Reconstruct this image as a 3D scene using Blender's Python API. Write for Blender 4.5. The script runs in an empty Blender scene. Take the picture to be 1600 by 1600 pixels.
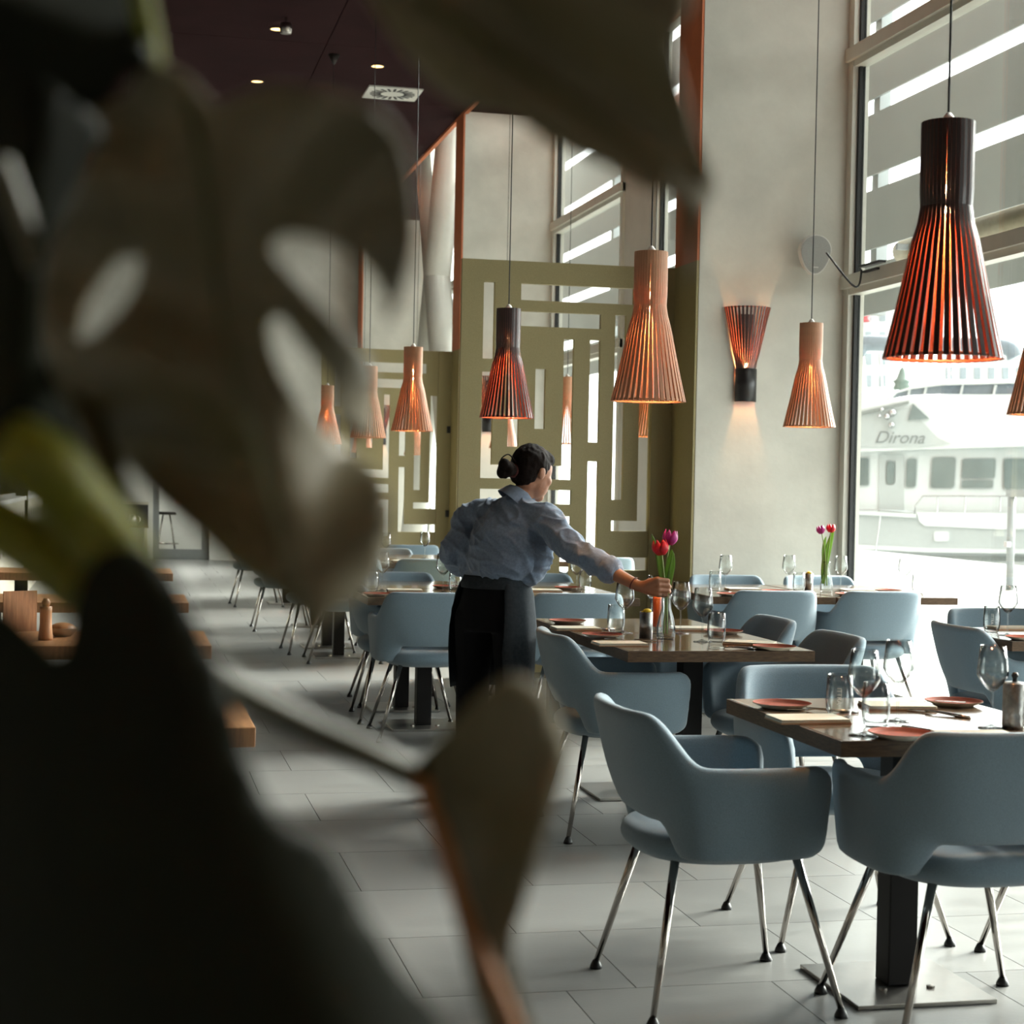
import bpy, bmesh, math, random
from mathutils import Vector, Matrix, Euler, noise
from mathutils.geometry import delaunay_2d_cdt
random.seed(7)
PI = math.pi
SC = bpy.context.scene
COL = SC.collection

# ------------------------------------------------------------------ camera, sky, exposure
F, CAMZ = 2700.0, 1.366
YAW, PITCH, ROLL = math.radians(12.8), math.radians(-0.95), math.radians(1.15)
fwd = Vector((math.sin(YAW)*math.cos(PITCH), math.cos(YAW)*math.cos(PITCH), math.sin(PITCH)))
rgt0 = Vector((math.cos(YAW), -math.sin(YAW), 0)); up0 = rgt0.cross(fwd)
rgt = rgt0*math.cos(ROLL) + up0*math.sin(ROLL); upv = -rgt0*math.sin(ROLL) + up0*math.cos(ROLL)
CPOS = Vector((0, 0, CAMZ))
cam = bpy.data.objects.new('camera', bpy.data.cameras.new('camera')); COL.objects.link(cam)
m = Matrix((rgt, upv, -fwd)).transposed().to_4x4(); m.translation = CPOS; cam.matrix_world = m
cam.data.sensor_width = 36; cam.data.lens = 36*F/1600; cam.data.clip_start = 0.05; cam.data.clip_end = 400
cam.data.dof.use_dof = True; cam.data.dof.focus_distance = 7.0; cam.data.dof.aperture_fstop = 6.0
SC.camera = cam
w = bpy.data.worlds.new('overcast_sky'); SC.world = w; w.use_nodes = True
bg = w.node_tree.nodes['Background']; bg.inputs[0].default_value = (0.97, 0.985, 0.97, 1); bg.inputs[1].default_value = 2.2
sun = bpy.data.objects.new('sun', bpy.data.lights.new('sun', 'SUN')); COL.objects.link(sun)   # hazy sun over the harbour, behind the yacht
sun.data.energy = 14.0; sun.data.angle = math.radians(38); sun.data.color = (1.0, 0.97, 0.92)
sun.rotation_euler = Vector((0.80, 0.42, 0.56)).to_track_quat('Z', 'Y').to_euler()
SC.view_settings.view_transform = 'Standard'; SC.view_settings.look = 'None'; SC.view_settings.gamma = 1.0
SC.view_settings.use_curve_mapping = False; SC.view_settings.exposure = 1.7
SC.cycles.use_denoising = True; SC.cycles.max_bounces = 8; SC.cycles.diffuse_bounces = 5
SC.cycles.transparent_max_bounces = 16; SC.cycles.glossy_bounces = 4; SC.cycles.sample_clamp_indirect = 6
SC.cycles.caustics_reflective = False; SC.cycles.caustics_refractive = False

def ray(px, py): return fwd + rgt*((px-800)/F) + upv*((800-py)/F)
def az(px, py, z): d = ray(px, py); return CPOS + d*((z-CAMZ)/d.z)
def ay(px, py, y): d = ray(px, py); return CPOS + d*(y/d.y)
def ax(px, py, x): d = ray(px, py); return CPOS + d*(x/d.x)
def ad(px, py, dist): return CPOS + ray(px, py)*dist

# ------------------------------------------------------------------ materials
MATS = {}
def mat(name, col, rough=0.5, metal=0.0, var=0.0, scale=8.0, bump=0.0, bscale=60.0, emit=None, estr=0.0,
        spec=0.5, coat=0.0, rvar=0.0, trans=None, stretch=None, objvar=0.0, sheen=0.0, col2=None):
    mt = bpy.data.materials.new(name); mt.use_nodes = True; nt = mt.node_tree; N = nt.nodes; L = nt.links
    b = N['Principled BSDF']; out = N['Material Output']
    b.inputs['Base Color'].default_value = (*col, 1); b.inputs['Roughness'].default_value = rough
    b.inputs['Metallic'].default_value = metal; b.inputs['Specular IOR Level'].default_value = spec
    b.inputs['Coat Weight'].default_value = coat; b.inputs['Coat Roughness'].default_value = 0.06
    if sheen: b.inputs['Sheen Weight'].default_value = sheen
    tc = N.new('ShaderNodeTexCoord'); vec = tc.outputs['Object']
    if stretch:
        mp = N.new('ShaderNodeMapping'); mp.inputs['Scale'].default_value = stretch; L.new(vec, mp.inputs[0]); vec = mp.outputs[0]
    if var or col2:
        nz = N.new('ShaderNodeTexNoise'); nz.inputs['Scale'].default_value = scale; nz.inputs['Detail'].default_value = 5
        nz.inputs['Roughness'].default_value = 0.6; L.new(vec, nz.inputs['Vector'])
        rp = N.new('ShaderNodeValToRGB'); rp.color_ramp.elements[0].position = 0.32; rp.color_ramp.elements[1].position = 0.68
        c2 = col2 or tuple(min(1, c*(1+var)) for c in col); c1 = tuple(c*(1-var) for c in col) if not col2 else col
        rp.color_ramp.elements[0].color = (*c1, 1); rp.color_ramp.elements[1].color = (*c2, 1)
        L.new(nz.outputs['Fac'], rp.inputs[0]); src = rp.outputs[0]
        if objvar:
            oi = N.new('ShaderNodeObjectInfo'); mr = N.new('ShaderNodeMapRange')
            mr.inputs[3].default_value = 1-objvar; mr.inputs[4].default_value = 1+objvar
            L.new(oi.outputs['Random'], mr.inputs[0])
            hs = N.new('ShaderNodeHueSaturation'); L.new(mr.outputs[0], hs.inputs['Value']); L.new(src, hs.inputs['Color']); src = hs.outputs[0]
        L.new(src, b.inputs['Base Color'])
        if rvar:
            m2 = N.new('ShaderNodeMapRange'); m2.inputs[3].default_value = max(0.02, rough-rvar); m2.inputs[4].default_value = rough+rvar
            L.new(nz.outputs['Fac'], m2.inputs[0]); L.new(m2.outputs[0], b.inputs['Roughness'])
    if bump:
        nb = N.new('ShaderNodeTexNoise'); nb.inputs['Scale'].default_value = bscale; nb.inputs['Detail'].default_value = 4; L.new(vec, nb.inputs['Vector'])
        bp = N.new('ShaderNodeBump'); bp.inputs['Strength'].default_value = bump; bp.inputs['Distance'].default_value = 0.01
        L.new(nb.outputs['Fac'], bp.inputs['Height']); L.new(bp.outputs[0], b.inputs['Normal'])
    if emit: b.inputs['Emission Color'].default_value = (*emit, 1); b.inputs['Emission Strength'].default_value = estr
    if trans:
        tr = N.new('ShaderNodeBsdfTranslucent'); tr.inputs[0].default_value = (*trans[0], 1)
        mx = N.new('ShaderNodeMixShader'); mx.inputs[0].default_value = trans[1]
        L.new(b.outputs[0], mx.inputs[1]); L.new(tr.outputs[0], mx.inputs[2]); L.new(mx.outputs[0], out.inputs[0])
    MATS[name] = mt; return mt
def glassmat(name, tint=(1, 1, 1), base=0.04, edge=0.55, rough=0.0, dark=0.0):
    mt = bpy.data.materials.new(name); mt.use_nodes = True; nt = mt.node_tree; N = nt.nodes; L = nt.links
    N.remove(N['Principled BSDF']); out = N['Material Output']
    t = N.new('ShaderNodeBsdfTransparent'); t.inputs[0].default_value = (*tint, 1)
    g = N.new('ShaderNodeBsdfGlossy'); g.inputs['Roughness'].default_value = rough
    lw = N.new('ShaderNodeLayerWeight'); lw.inputs[0].default_value = 0.35
    mr = N.new('ShaderNodeMapRange'); mr.inputs[3].default_value = base; mr.inputs[4].default_value = edge
    pw = N.new('ShaderNodeMath'); pw.operation = 'POWER'; pw.inputs[1].default_value = 2.0
    L.new(lw.outputs['Facing'], pw.inputs[0]); L.new(pw.outputs[0], mr.inputs[0])
    mx = N.new('ShaderNodeMixShader'); L.new(mr.outputs[0], mx.inputs[0]); L.new(t.outputs[0], mx.inputs[1]); L.new(g.outputs[0], mx.inputs[2])
    if dark:
        rp = N.new('ShaderNodeValToRGB'); e = rp.color_ramp.elements
        e[0].position = 0.22; e[0].color = (*tint, 1); e[1].position = 0.88; e[1].color = (dark, dark, dark, 1)
        L.new(lw.outputs['Facing'], rp.inputs[0]); L.new(rp.outputs[0], t.inputs[0])
    L.new(mx.outputs[0], out.inputs[0]); MATS[name] = mt; return mt

mat('concrete', (0.52, 0.50, 0.44), 0.75, var=0.10, scale=2.2, bump=0.12, bscale=25)
mat('concrete_pale', (0.62, 0.61, 0.56), 0.75, var=0.06, scale=2.0, bump=0.06, bscale=25)
mat('rust_orange', (0.60, 0.17, 0.065), 0.55, var=0.12, scale=3)
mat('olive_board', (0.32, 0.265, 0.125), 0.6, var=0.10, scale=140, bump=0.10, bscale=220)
mat('olive_dark', (0.13, 0.112, 0.06), 0.6, var=0.10, scale=140, bump=0.10, bscale=220)
mat('burgundy', (0.024, 0.008, 0.009), 0.9, spec=0.08, var=0.15, scale=2)
mat('dark_wall', (0.05, 0.045, 0.04), 0.8, var=0.15, scale=2)
mat('room_wall', (0.45, 0.41, 0.35), 0.8, var=0.08, scale=2)
mat('tile', (0.205, 0.205, 0.195), 0.34, var=0.10, scale=3.0, bump=0.05, bscale=40, rvar=0.10, objvar=0.10, stretch=(1, 3, 1))
mat('grout', (0.06, 0.06, 0.058), 0.9, var=0.1)
mat('frame_alu', (0.60, 0.58, 0.51), 0.45, var=0.03)
mat('seal', (0.01, 0.01, 0.01), 0.6, var=0.1)
glassmat('pane_glass', (0.97, 1.0, 0.985), 0.03, 0.5)
glassmat('clear_glass', (0.97, 0.985, 0.98), 0.06, 0.50, dark=0.10)
mat('etched', (0.85, 0.88, 0.86), 0.5, var=0.02)
mat('fabric', (0.170, 0.238, 0.288), 0.85, var=0.10, scale=260, bump=0.25, bscale=500, sheen=0.35)
mat('fabric_dark', (0.15, 0.215, 0.265), 0.85, var=0.10, scale=260, bump=0.25, bscale=500, sheen=0.35)
mat('chrome', (0.46, 0.43, 0.40), 0.12, 1.0, var=0.03, scale=20)
mat('rubber', (0.008, 0.008, 0.008), 0.5, var=0.1)
mat('steel_plate', (0.42, 0.40, 0.37), 0.30, 1.0, var=0.10, scale=9, rvar=0.06)
mat('black_post', (0.010, 0.009, 0.009), 0.6, spec=0.2, var=0.1)
mat('table_wood', (0.095, 0.058, 0.034), 0.16, var=0.35, scale=5, coat=0.5, stretch=(1.5, 14, 1.5), bump=0.02, bscale=30)
mat('edge_wood', (0.080, 0.047, 0.026), 0.55, spec=0.2, var=0.35, scale=14, stretch=(2, 2, 14))
mat('bench_wood', (0.42, 0.20, 0.085), 0.4, var=0.25, scale=6, stretch=(14, 1.5, 1.5))
mat('terracotta', (0.23, 0.058, 0.034), 0.7, spec=0.08, var=0.12, scale=30)
mat('stoneware', (0.45, 0.37, 0.28), 0.7, spec=0.15, var=0.1, scale=30)
mat('linen', (0.46, 0.42, 0.33), 0.9, var=0.05, scale=120, bump=0.15, bscale=300)
mat('linen_edge', (0.36, 0.20, 0.11), 0.8, var=0.1, scale=60)
mat('cutlery', (0.60, 0.58, 0.55), 0.16, 1.0, var=0.03)
mat('tin', (0.34, 0.34, 0.33), 0.32, 0.9, var=0.25, scale=40, bump=0.2, bscale=90)
mat('orange_wax', (0.85, 0.20, 0.04), 0.5, var=0.08, scale=20, trans=((0.9, 0.3, 0.08), 0.3))
mat('yellow_petal', (0.85, 0.55, 0.02), 0.5, var=0.1, scale=40)
mat('tulip_red', (0.62, 0.015, 0.03), 0.45, var=0.25, scale=40, trans=((0.8, 0.05, 0.06), 0.25))
mat('tulip_purple', (0.42, 0.03, 0.22), 0.45, var=0.35, scale=40, trans=((0.7, 0.08, 0.35), 0.25))
mat('tulip_leaf', (0.16, 0.27, 0.045), 0.4, var=0.2, scale=30, trans=((0.35, 0.55, 0.1), 0.3))
mat('tulip_stem', (0.28, 0.38, 0.12), 0.5, var=0.1)
mat('birch', (0.50, 0.25, 0.14), 0.5, var=0.10, scale=20, stretch=(6, 6, 1), trans=((0.95, 0.40, 0.16), 0.06))
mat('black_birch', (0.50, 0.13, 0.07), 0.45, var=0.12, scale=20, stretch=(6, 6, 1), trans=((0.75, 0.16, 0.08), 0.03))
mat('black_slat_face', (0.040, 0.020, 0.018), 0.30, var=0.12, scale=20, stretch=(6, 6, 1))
mat('black_laminate', (0.016, 0.014, 0.014), 0.35, var=0.1, scale=20)
mat('cord', (0.006, 0.006, 0.006), 0.5, var=0.1)
mat('bulb', (1, 0.8, 0.5), 0.4, emit=(1.0, 0.50, 0.20), estr=480, var=0.01)
mat('downlight_glow', (1, 0.8, 0.5), 0.4, emit=(1.0, 0.55, 0.18), estr=1.6, var=0.01)
mat('white_metal', (0.70, 0.69, 0.65), 0.45, var=0.03)
mat('speaker_grille', (0.36, 0.36, 0.34), 0.7, var=0.12, scale=300)
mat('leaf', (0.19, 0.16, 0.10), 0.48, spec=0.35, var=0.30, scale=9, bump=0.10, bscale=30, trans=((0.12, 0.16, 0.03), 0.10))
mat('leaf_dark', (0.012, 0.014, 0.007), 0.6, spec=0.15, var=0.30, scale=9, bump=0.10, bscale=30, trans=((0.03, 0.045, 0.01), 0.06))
mat('stem', (0.24, 0.24, 0.025), 0.45, var=0.25, scale=12, trans=((0.3, 0.34, 0.04), 0.2))
mat('stem_brown', (0.055, 0.050, 0.020), 0.45, var=0.3, scale=12)
mat('vein', (0.085, 0.095, 0.03), 0.4, var=0.2, scale=20)
mat('stem_copper', (0.36, 0.14, 0.035), 0.45, var=0.2, scale=12)
mat('pot', (0.05, 0.045, 0.04), 0.6, var=0.2)
mat('soil', (0.03, 0.02, 0.012), 0.95, var=0.4, scale=60, bump=0.6)
mat('skin', (0.33, 0.15, 0.085), 0.5, var=0.10, scale=18, spec=0.4)
mat('hair', (0.010, 0.006, 0.005), 0.55, spec=0.05, var=0.4, scale=50, stretch=(1, 1, 6), bump=0.5, bscale=160)
mat('denim_shirt', (0.160, 0.210, 0.295), 0.85, var=0.14, scale=90, bump=0.35, bscale=28, sheen=0.2)
mat('trousers', (0.006, 0.006, 0.007), 0.9, spec=0.1, var=0.2, scale=30)
mat('apron', (0.028, 0.034, 0.040), 0.9, spec=0.1, var=0.2, scale=60)
mat('hair_tie', (0.10, 0.02, 0.02), 0.7, var=0.1)
mat('louvre', (0.26, 0.275, 0.275), 0.6, var=0.05, scale=1.5)
mat('awning', (0.36, 0.31, 0.22), 0.8, var=0.1, scale=20)
mat('paving', (0.20, 0.205, 0.195), 0.8, var=0.12, scale=1.2, bump=0.2, bscale=12)
mat('water', (0.14, 0.16, 0.155), 0.25, var=0.1, scale=0.5, bump=0.2, bscale=2)
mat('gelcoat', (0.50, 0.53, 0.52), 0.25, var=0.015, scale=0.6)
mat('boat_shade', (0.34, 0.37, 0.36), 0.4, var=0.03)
mat('boat_stripe', (0.16, 0.18, 0.17), 0.5, var=0.1)
mat('boat_window', (0.10, 0.13, 0.125), 0.08, var=0.2, scale=1)
mat('boat_canvas', (0.16, 0.19, 0.215), 0.85, var=0.1)
mat('boat_letter', (0.13, 0.15, 0.15), 0.5, var=0.05)
mat('rail_steel', (0.45, 0.46, 0.46), 0.25, 0.9, var=0.05)
mat('far_facade', (0.62, 0.63, 0.63), 0.8, var=0.05, scale=0.4)
mat('far_window', (0.22, 0.26, 0.28), 0.2, var=0.2, scale=0.4)
mat('parasol_green', (0.10, 0.14, 0.12), 0.8, var=0.1)
mat('parasol_red', (0.42, 0.06, 0.07), 0.8, var=0.1)
mat('storey', (0.09, 0.06, 0.05), 0.8, var=0.05)
mat('shelf_cream', (0.50, 0.46, 0.36), 0.6, var=0.05)
mat('shelf_dark', (0.02, 0.016, 0.014), 0.6, var=0.1)
mat('bottle_dark', (0.012, 0.02, 0.012), 0.1, var=0.2)
mat('bottle_rose', (0.35, 0.10, 0.07), 0.15, var=0.2)
mat('paper', (0.75, 0.73, 0.68), 0.7, var=0.03)
mat('door_frame', (0.20, 0.21, 0.205), 0.5, var=0.05)
mat('backroom', (0.62, 0.62, 0.58), 0.8, var=0.03)
mat('backroom_fill', (1, 1, 1), 0.5, emit=(1.0, 0.97, 0.92), estr=14, var=0.01)

# ------------------------------------------------------------------ mesh helpers
def link(o, parent=None):
    COL.objects.link(o)
    if parent: o.parent = parent
    return o
def mk(name, bm, material, parent=None, smooth=False, label=None):
    me = bpy.data.meshes.new(name)
    bmesh.ops.recalc_face_normals(bm, faces=bm.faces)
    bm.to_mesh(me); bm.free()
    if smooth:
        for p in me.polygons: p.use_smooth = True
    me.materials.append(MATS[material])
    o = link(bpy.data.objects.new(name, me), parent)
    if label: o['label'] = label
    return o
def share(o, parent, name=None):
    c = o.copy(); link(c); c.parent = parent
    if name: c.name = name
    return c
def empty(name, loc=(0, 0, 0), rz=0, parent=None):
    o = bpy.data.objects.new(name, None); o.location = loc; o.rotation_euler = (0, 0, rz); o.empty_display_size = 0.1
    return link(o, parent)
def tag(o, label, cat, group=None):
    o['label'] = label; o['category'] = cat
    if group: o['group'] = group
    elif 'group' in o: del o['group']
    return o
def struct(o, label=None):
    o['kind'] = 'structure'
    if label: o['label'] = label
    return o
def dup(root, loc, rz=0.0, scale=None):
    r = root.copy(); link(r); r.location = loc; r.rotation_euler = (0, 0, rz)
    if scale: r.scale = scale
    for ch in list(root.children):
        c = ch.copy(); link(c); c.parent = r
        for g in list(ch.children):
            d = g.copy(); link(d); d.parent = c
    return r
def box(bm, x0, x1, y0, y1, z0, z1, bev=0.0):
    b = bmesh.new() if bev else bm
    vs = [b.verts.new((x, y, z)) for x in (x0, x1) for y in (y0, y1) for z in (z0, z1)]
    for f in ((0, 1, 3, 2), (4, 6, 7, 5), (0, 4, 5, 1), (2, 3, 7, 6), (0, 2, 6, 4), (1, 5, 7, 3)):
        b.faces.new([vs[i] for i in f])
    if bev:
        bmesh.ops.bevel(b, geom=list(b.edges), offset=bev, segments=2, affect='EDGES', profile=0.6)
        merge(bm, b)
    return bm
def merge(bm, b, mtx=None):
    me = bpy.data.meshes.new('tmp'); b.to_mesh(me); b.free()
    if mtx: me.transform(mtx)
    bm.from_mesh(me); bpy.data.meshes.remove(me)
def bx(x0, x1, y0, y1, z0, z1, bev=0.0): return box(bmesh.new(), x0, x1, y0, y1, z0, z1, bev)
def lathe(bm, prof, n=32, ctr=(0, 0, 0), a0=0.0, a1=2*PI):
    full = abs(a1-a0-2*PI) < 1e-6; k = n if full else n+1; rings = []
    for r, z in prof:
        if r < 1e-6: rings.append([bm.verts.new((ctr[0], ctr[1], ctr[2]+z))])
        else: rings.append([bm.verts.new((ctr[0]+r*math.cos(a0+(a1-a0)*i/n), ctr[1]+r*math.sin(a0+(a1-a0)*i/n), ctr[2]+z)) for i in range(k)])
    for a, b in zip(rings, rings[1:]):
        for i in range(n):
            j = (i+1) % k
            if len(a) == 1 and len(b) == 1: continue
            if len(a) == 1: bm.faces.new((a[0], b[j], b[i]))
            elif len(b) == 1: bm.faces.new((a[i], a[j], b[0]))
            else: bm.faces.new((a[i], a[j], b[j], b[i]))
    return bm
def tube(bm, pts, rad, n=8, cap=True):
    pts = [Vector(p) for p in pts]
    rad = rad if isinstance(rad, (list, tuple)) else [rad]*len(pts)
    rings = []; prev = None
    for i, p in enumerate(pts):
        d = (pts[min(i+1, len(pts)-1)] - pts[max(i-1, 0)]).normalized()
        if prev is None:
            ref = Vector((0, 0, 1)) if abs(d.z) < 0.9 else Vector((1, 0, 0)); u = d.cross(ref).normalized()
        else: u = (prev - d*prev.dot(d)).normalized()
        prev = u; v = d.cross(u)
        rings.append([bm.verts.new(p + (u*math.cos(2*PI*k/n) + v*math.sin(2*PI*k/n))*rad[i]) for k in range(n)])
    for a, b in zip(rings, rings[1:]):
        for k in range(n): bm.faces.new((a[k], a[(k+1) % n], b[(k+1) % n], b[k]))
    if cap: bm.faces.new(list(reversed(rings[0]))); bm.faces.new(rings[-1])
    return bm
def smoothpath(pts, sub=6):
    pts = [Vector(p) for p in pts]; out = []
    for i in range(len(pts)-1):
        p0, p1, p2, p3 = pts[max(i-1, 0)], pts[i], pts[i+1], pts[min(i+2, len(pts)-1)]
        for s in range(sub):
            t = s/sub
            out.append(0.5*((2*p1) + (p2-p0)*t + (2*p0-5*p1+4*p2-p3)*t*t + (3*p1-p0-3*p2+p3)*t**3))
    out.append(pts[-1]); return out
def prism(bm, pts, off):
    a = [bm.verts.new(p) for p in pts]; b = [bm.verts.new(Vector(p)+off) for p in pts]; n = len(pts)
    bm.faces.new(a); bm.faces.new(list(reversed(b)))
    for i in range(n): bm.faces.new((a[i], b[i], b[(i+1) % n], a[(i+1) % n]))
    return bm
def ellipsoid(bm, c, r, basis=None, u=20, v=12):
    b = bmesh.new(); bmesh.ops.create_uvsphere(b, u_segments=u, v_segments=v, radius=1.0)
    M = Matrix.Translation(Vector(c)) @ (basis.to_4x4() if basis else Matrix.Identity(4)) @ Matrix.Diagonal((*r, 1))
    merge(bm, b, M); return bm
def smooth01(t): t = max(0.0, min(1.0, t)); return t*t*(3-2*t)
BAKE = bpy.data.scenes.new('bake_bench')
def bench_graph():
    with bpy.context.temp_override(scene=BAKE, view_layer=BAKE.view_layers[0]):
        dg = bpy.context.evaluated_depsgraph_get(); dg.update(); return dg
def evaluated_mesh(o):
    tmp = bpy.data.objects.new('tmp', o.data); BAKE.collection.objects.link(tmp)
    for md in o.modifiers:
        n = tmp.modifiers.new(md.name, md.type)
        for pr_ in md.bl_rna.properties:
            if not pr_.is_readonly and pr_.identifier not in ('name', 'type', 'show_expanded'):
                try: setattr(n, pr_.identifier, getattr(md, pr_.identifier))
                except Exception: pass
    dg = bench_graph()
    me = bpy.data.meshes.new_from_object(tmp.evaluated_get(dg)); bpy.data.objects.remove(tmp); return me
def baked(o, level=0, voxel=0, smooth=0, solid=0):
    """run modifiers once and keep the plain mesh, so that copies share it"""
    if solid:
        md = o.modifiers.new('s', 'SOLIDIFY'); md.thickness = solid; md.offset = 0
    if voxel:
        md = o.modifiers.new('r', 'REMESH'); md.mode = 'VOXEL'; md.voxel_size = voxel; md.use_smooth_shade = True
    if smooth:
        md = o.modifiers.new('sm', 'SMOOTH'); md.iterations = smooth; md.factor = 0.5
    if level:
        md = o.modifiers.new('ss', 'SUBSURF'); md.levels = level; md.render_levels = level
    me = evaluated_mesh(o); o.modifiers.clear(); o.data = me
    for p in me.polygons: p.use_smooth = True
    return o
def displace(o, fn):
    """push every vertex along its normal by fn(position)"""
    data = [(v.co.copy(), v.normal.copy()) for v in o.data.vertices]; out = []
    for p, n in data: out.extend(p + n*fn(p))
    o.data.vertices.foreach_set('co', out); o.data.update()
def text_mesh(name, body, size, material, M, parent, shear=0.0, depth=0.002):
    cu = bpy.data.curves.new(name, 'FONT'); cu.body = body; cu.size = size; cu.shear = shear; cu.extrude = depth; cu.align_x = 'CENTER'; cu.align_y = 'CENTER'
    t = bpy.data.objects.new(name, cu); BAKE.collection.objects.link(t)
    dg = bench_graph()
    me = bpy.data.meshes.new_from_object(t.evaluated_get(dg)); bpy.data.objects.remove(t)
    me.transform(M); me.materials.clear(); me.materials.append(MATS[material])
    return link(bpy.data.objects.new(name, me), parent)

# ------------------------------------------------------------------ the room
XF, XL = 4.96, 3.85          # glazed facade plane, line where the ceiling and the wall fins end
CEIL, SLOT = 5.68, 6.9
FIN = (11.3, 19.8, 28.3); FT = 0.48
floor = struct(mk('floor', bx(-6.0, XF, -3.0, 31.6, -0.30, -0.005), 'grout'), 'grey stone tile floor of the restaurant')
TX, TY = 0.5875, 0.6015
tiles = []
for r in range(-3, 42):
    y0 = 4.486 + r*TY
    o0 = 0.805 if r % 2 == 0 else 1.196
    for c in range(-14, 9):
        x0 = o0 + c*TX
        if x0+TX > XF or x0 < -5.8 or y0 < -2.9: continue
        tiles.append((x0, y0))
def in_view(x, y):
    v = Vector((x, y, 0)) - CPOS; d = v.dot(fwd)
    if d < 1: return False
    px = 800 + F*v.dot(rgt)/d; py = 800 - F*v.dot(upv)/d
    return -60 < px < 1660 and 700 < py < 1720
vis = sorted([t for t in tiles if in_view(t[0]+TX/2, t[1]+TY/2)], key=lambda t: t[1])
near = vis[:290]; nearset = set(near)
tm = None
for (x, y) in near:
    if tm is None:
        tm = mk('tile', bx(0.0015, TX-0.0015, 0.0015, TY-0.0015, -0.006, 0.0), 'tile', floor); o = tm
    else: o = share(tm, floor)
    o.location = (x, y, 0)
bm = bmesh.new()
for t in tiles:
    if t not in nearset: box(bm, t[0]+0.0015, t[0]+TX-0.0015, t[1]+0.0015, t[1]+TY-0.0015, -0.006, 0.0)
rest = mk('tile_field', bm, 'tile', floor); rest['kind'] = 'stuff'

ceiling = struct(mk('ceiling', bx(-6, XL, -3, 31.6, CEIL+0.02, CEIL+0.16), 'shelf_dark'), 'dark burgundy panelled ceiling with recessed spots')
pm = None
for i in range(5):
    for j in range(13):
        x0, y0 = XL-0.02-(i+1)*1.9, -2.0+j*2.4
        if pm is None: pm = mk('ceiling_panel', bx(0.004, 1.896, 0.004, 2.396, CEIL, CEIL+0.02), 'burgundy', ceiling); o = pm
        else: o = share(pm, ceiling)
        o.location = (x0, y0, 0)
struct(mk('trim_1', bx(XL-0.02, XL+0.03, -3, 31.6, CEIL-0.03, CEIL+0.16), 'rust_orange'), 'rust red strip along the ceiling edge')
struct(mk('wall_bulkhead', bx(XL-0.02, XL+0.02, -3, 31.6, CEIL+0.16, SLOT), 'burgundy'), 'dark upstand above the ceiling edge')
struct(mk('ceiling_slot', bx(XL-0.1, 5.1, -3, 31.6, SLOT, SLOT+0.2), 'concrete_pale'), 'pale high ceiling above the window strip')
struct(mk('wall_left', bx(-6.2, -6.0, -3, 31.6, 0, CEIL+0.1), 'room_wall'), 'plain left wall')
struct(mk('wall_back', bx(-6, 5.1, -3.2, -3.0, 0, SLOT), 'room_wall'), 'plain wall behind the viewer')
for n, y in enumerate(FIN):
    fo = struct(mk('wall_fin_%d' % (n+1), bx(XL, XF+0.1, y, y+FT, 0, CEIL), 'concrete'), ['pale concrete wall between two windows, nearest', 'pale concrete wall behind the large screen', 'pale concrete wall at the far end'][n])
    mk('side_panel', bx(XL-0.018, XL, y+0.004, y+FT, 2.92, CEIL-0.03), 'rust_orange', fo)  # orange ceiling reflection put into the colour of the upper side face
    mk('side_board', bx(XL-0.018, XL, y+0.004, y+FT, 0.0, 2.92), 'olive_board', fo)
    mk('bulkhead', bx(XL, XF+0.1, y, y+FT, CEIL, SLOT), 'burgundy', fo)
# far wall with a glass door
YF = 28.95
fw = struct(mk('wall_far', bx(-6, 0.54, YF, YF+0.2, 0, CEIL), 'concrete_pale'), 'cream wall at the far end')
mk('wall_section', bx(1.46, XF, YF, YF+0.2, 0, CEIL), 'concrete_pale', fw)
mk('lintel', bx(0.54, 1.46, YF, YF+0.2, 2.35, CEIL), 'concrete_pale', fw)
dr = struct(empty('door_1', (0.54, YF+0.06, 0)), 'grey framed glass door in the far wall')
mk('door_stile', bx(0.0, 0.10, 0, 0.06, 0.0, 2.35), 'door_frame', dr); mk('door_stile', bx(0.80, 0.92, 0, 0.06, 0.0, 2.35), 'door_frame', dr)
mk('door_rail', bx(0.10, 0.80, 0, 0.06, 0.0, 0.17), 'door_frame', dr); mk('door_rail', bx(0.10, 0.80, 0, 0.06, 2.24, 2.35), 'door_frame', dr)
mk('pane', bx(0.10, 0.80, 0.025, 0.035, 0.17, 2.24), 'pane_glass', dr)
br = struct(mk('wall_back_room', bx(-1.5, 3.5, 31.4, 31.6, 0, 2.8), 'backroom'), 'bright wall of the room behind the glass door')
mk('side_wall', bx(-1.6, -1.5, YF+0.2, 31.6, 0, 2.8), 'backroom', br); mk('side_wall', bx(3.5, 3.6, YF+0.2, 31.6, 0, 2.8), 'backroom', br)
mk('soffit', bx(-1.6, 3.6, YF+0.2, 31.6, 2.8, 2.9), 'backroom', br)
cl = empty('backroom_fill_light', (1.0, 30.3, 2.8)); tag(cl, 'unseen light added to brighten the room behind the glass door', 'lamp')  # light panel added out of sight to brighten the back room
mk('housing', bx(-0.65, 0.65, -0.25, 0.25, -0.05, 0.0), 'white_metal', cl); mk('diffuser', bx(-0.6, 0.6, -0.2, 0.2, -0.06, -0.05), 'backroom_fill', cl)

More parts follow.
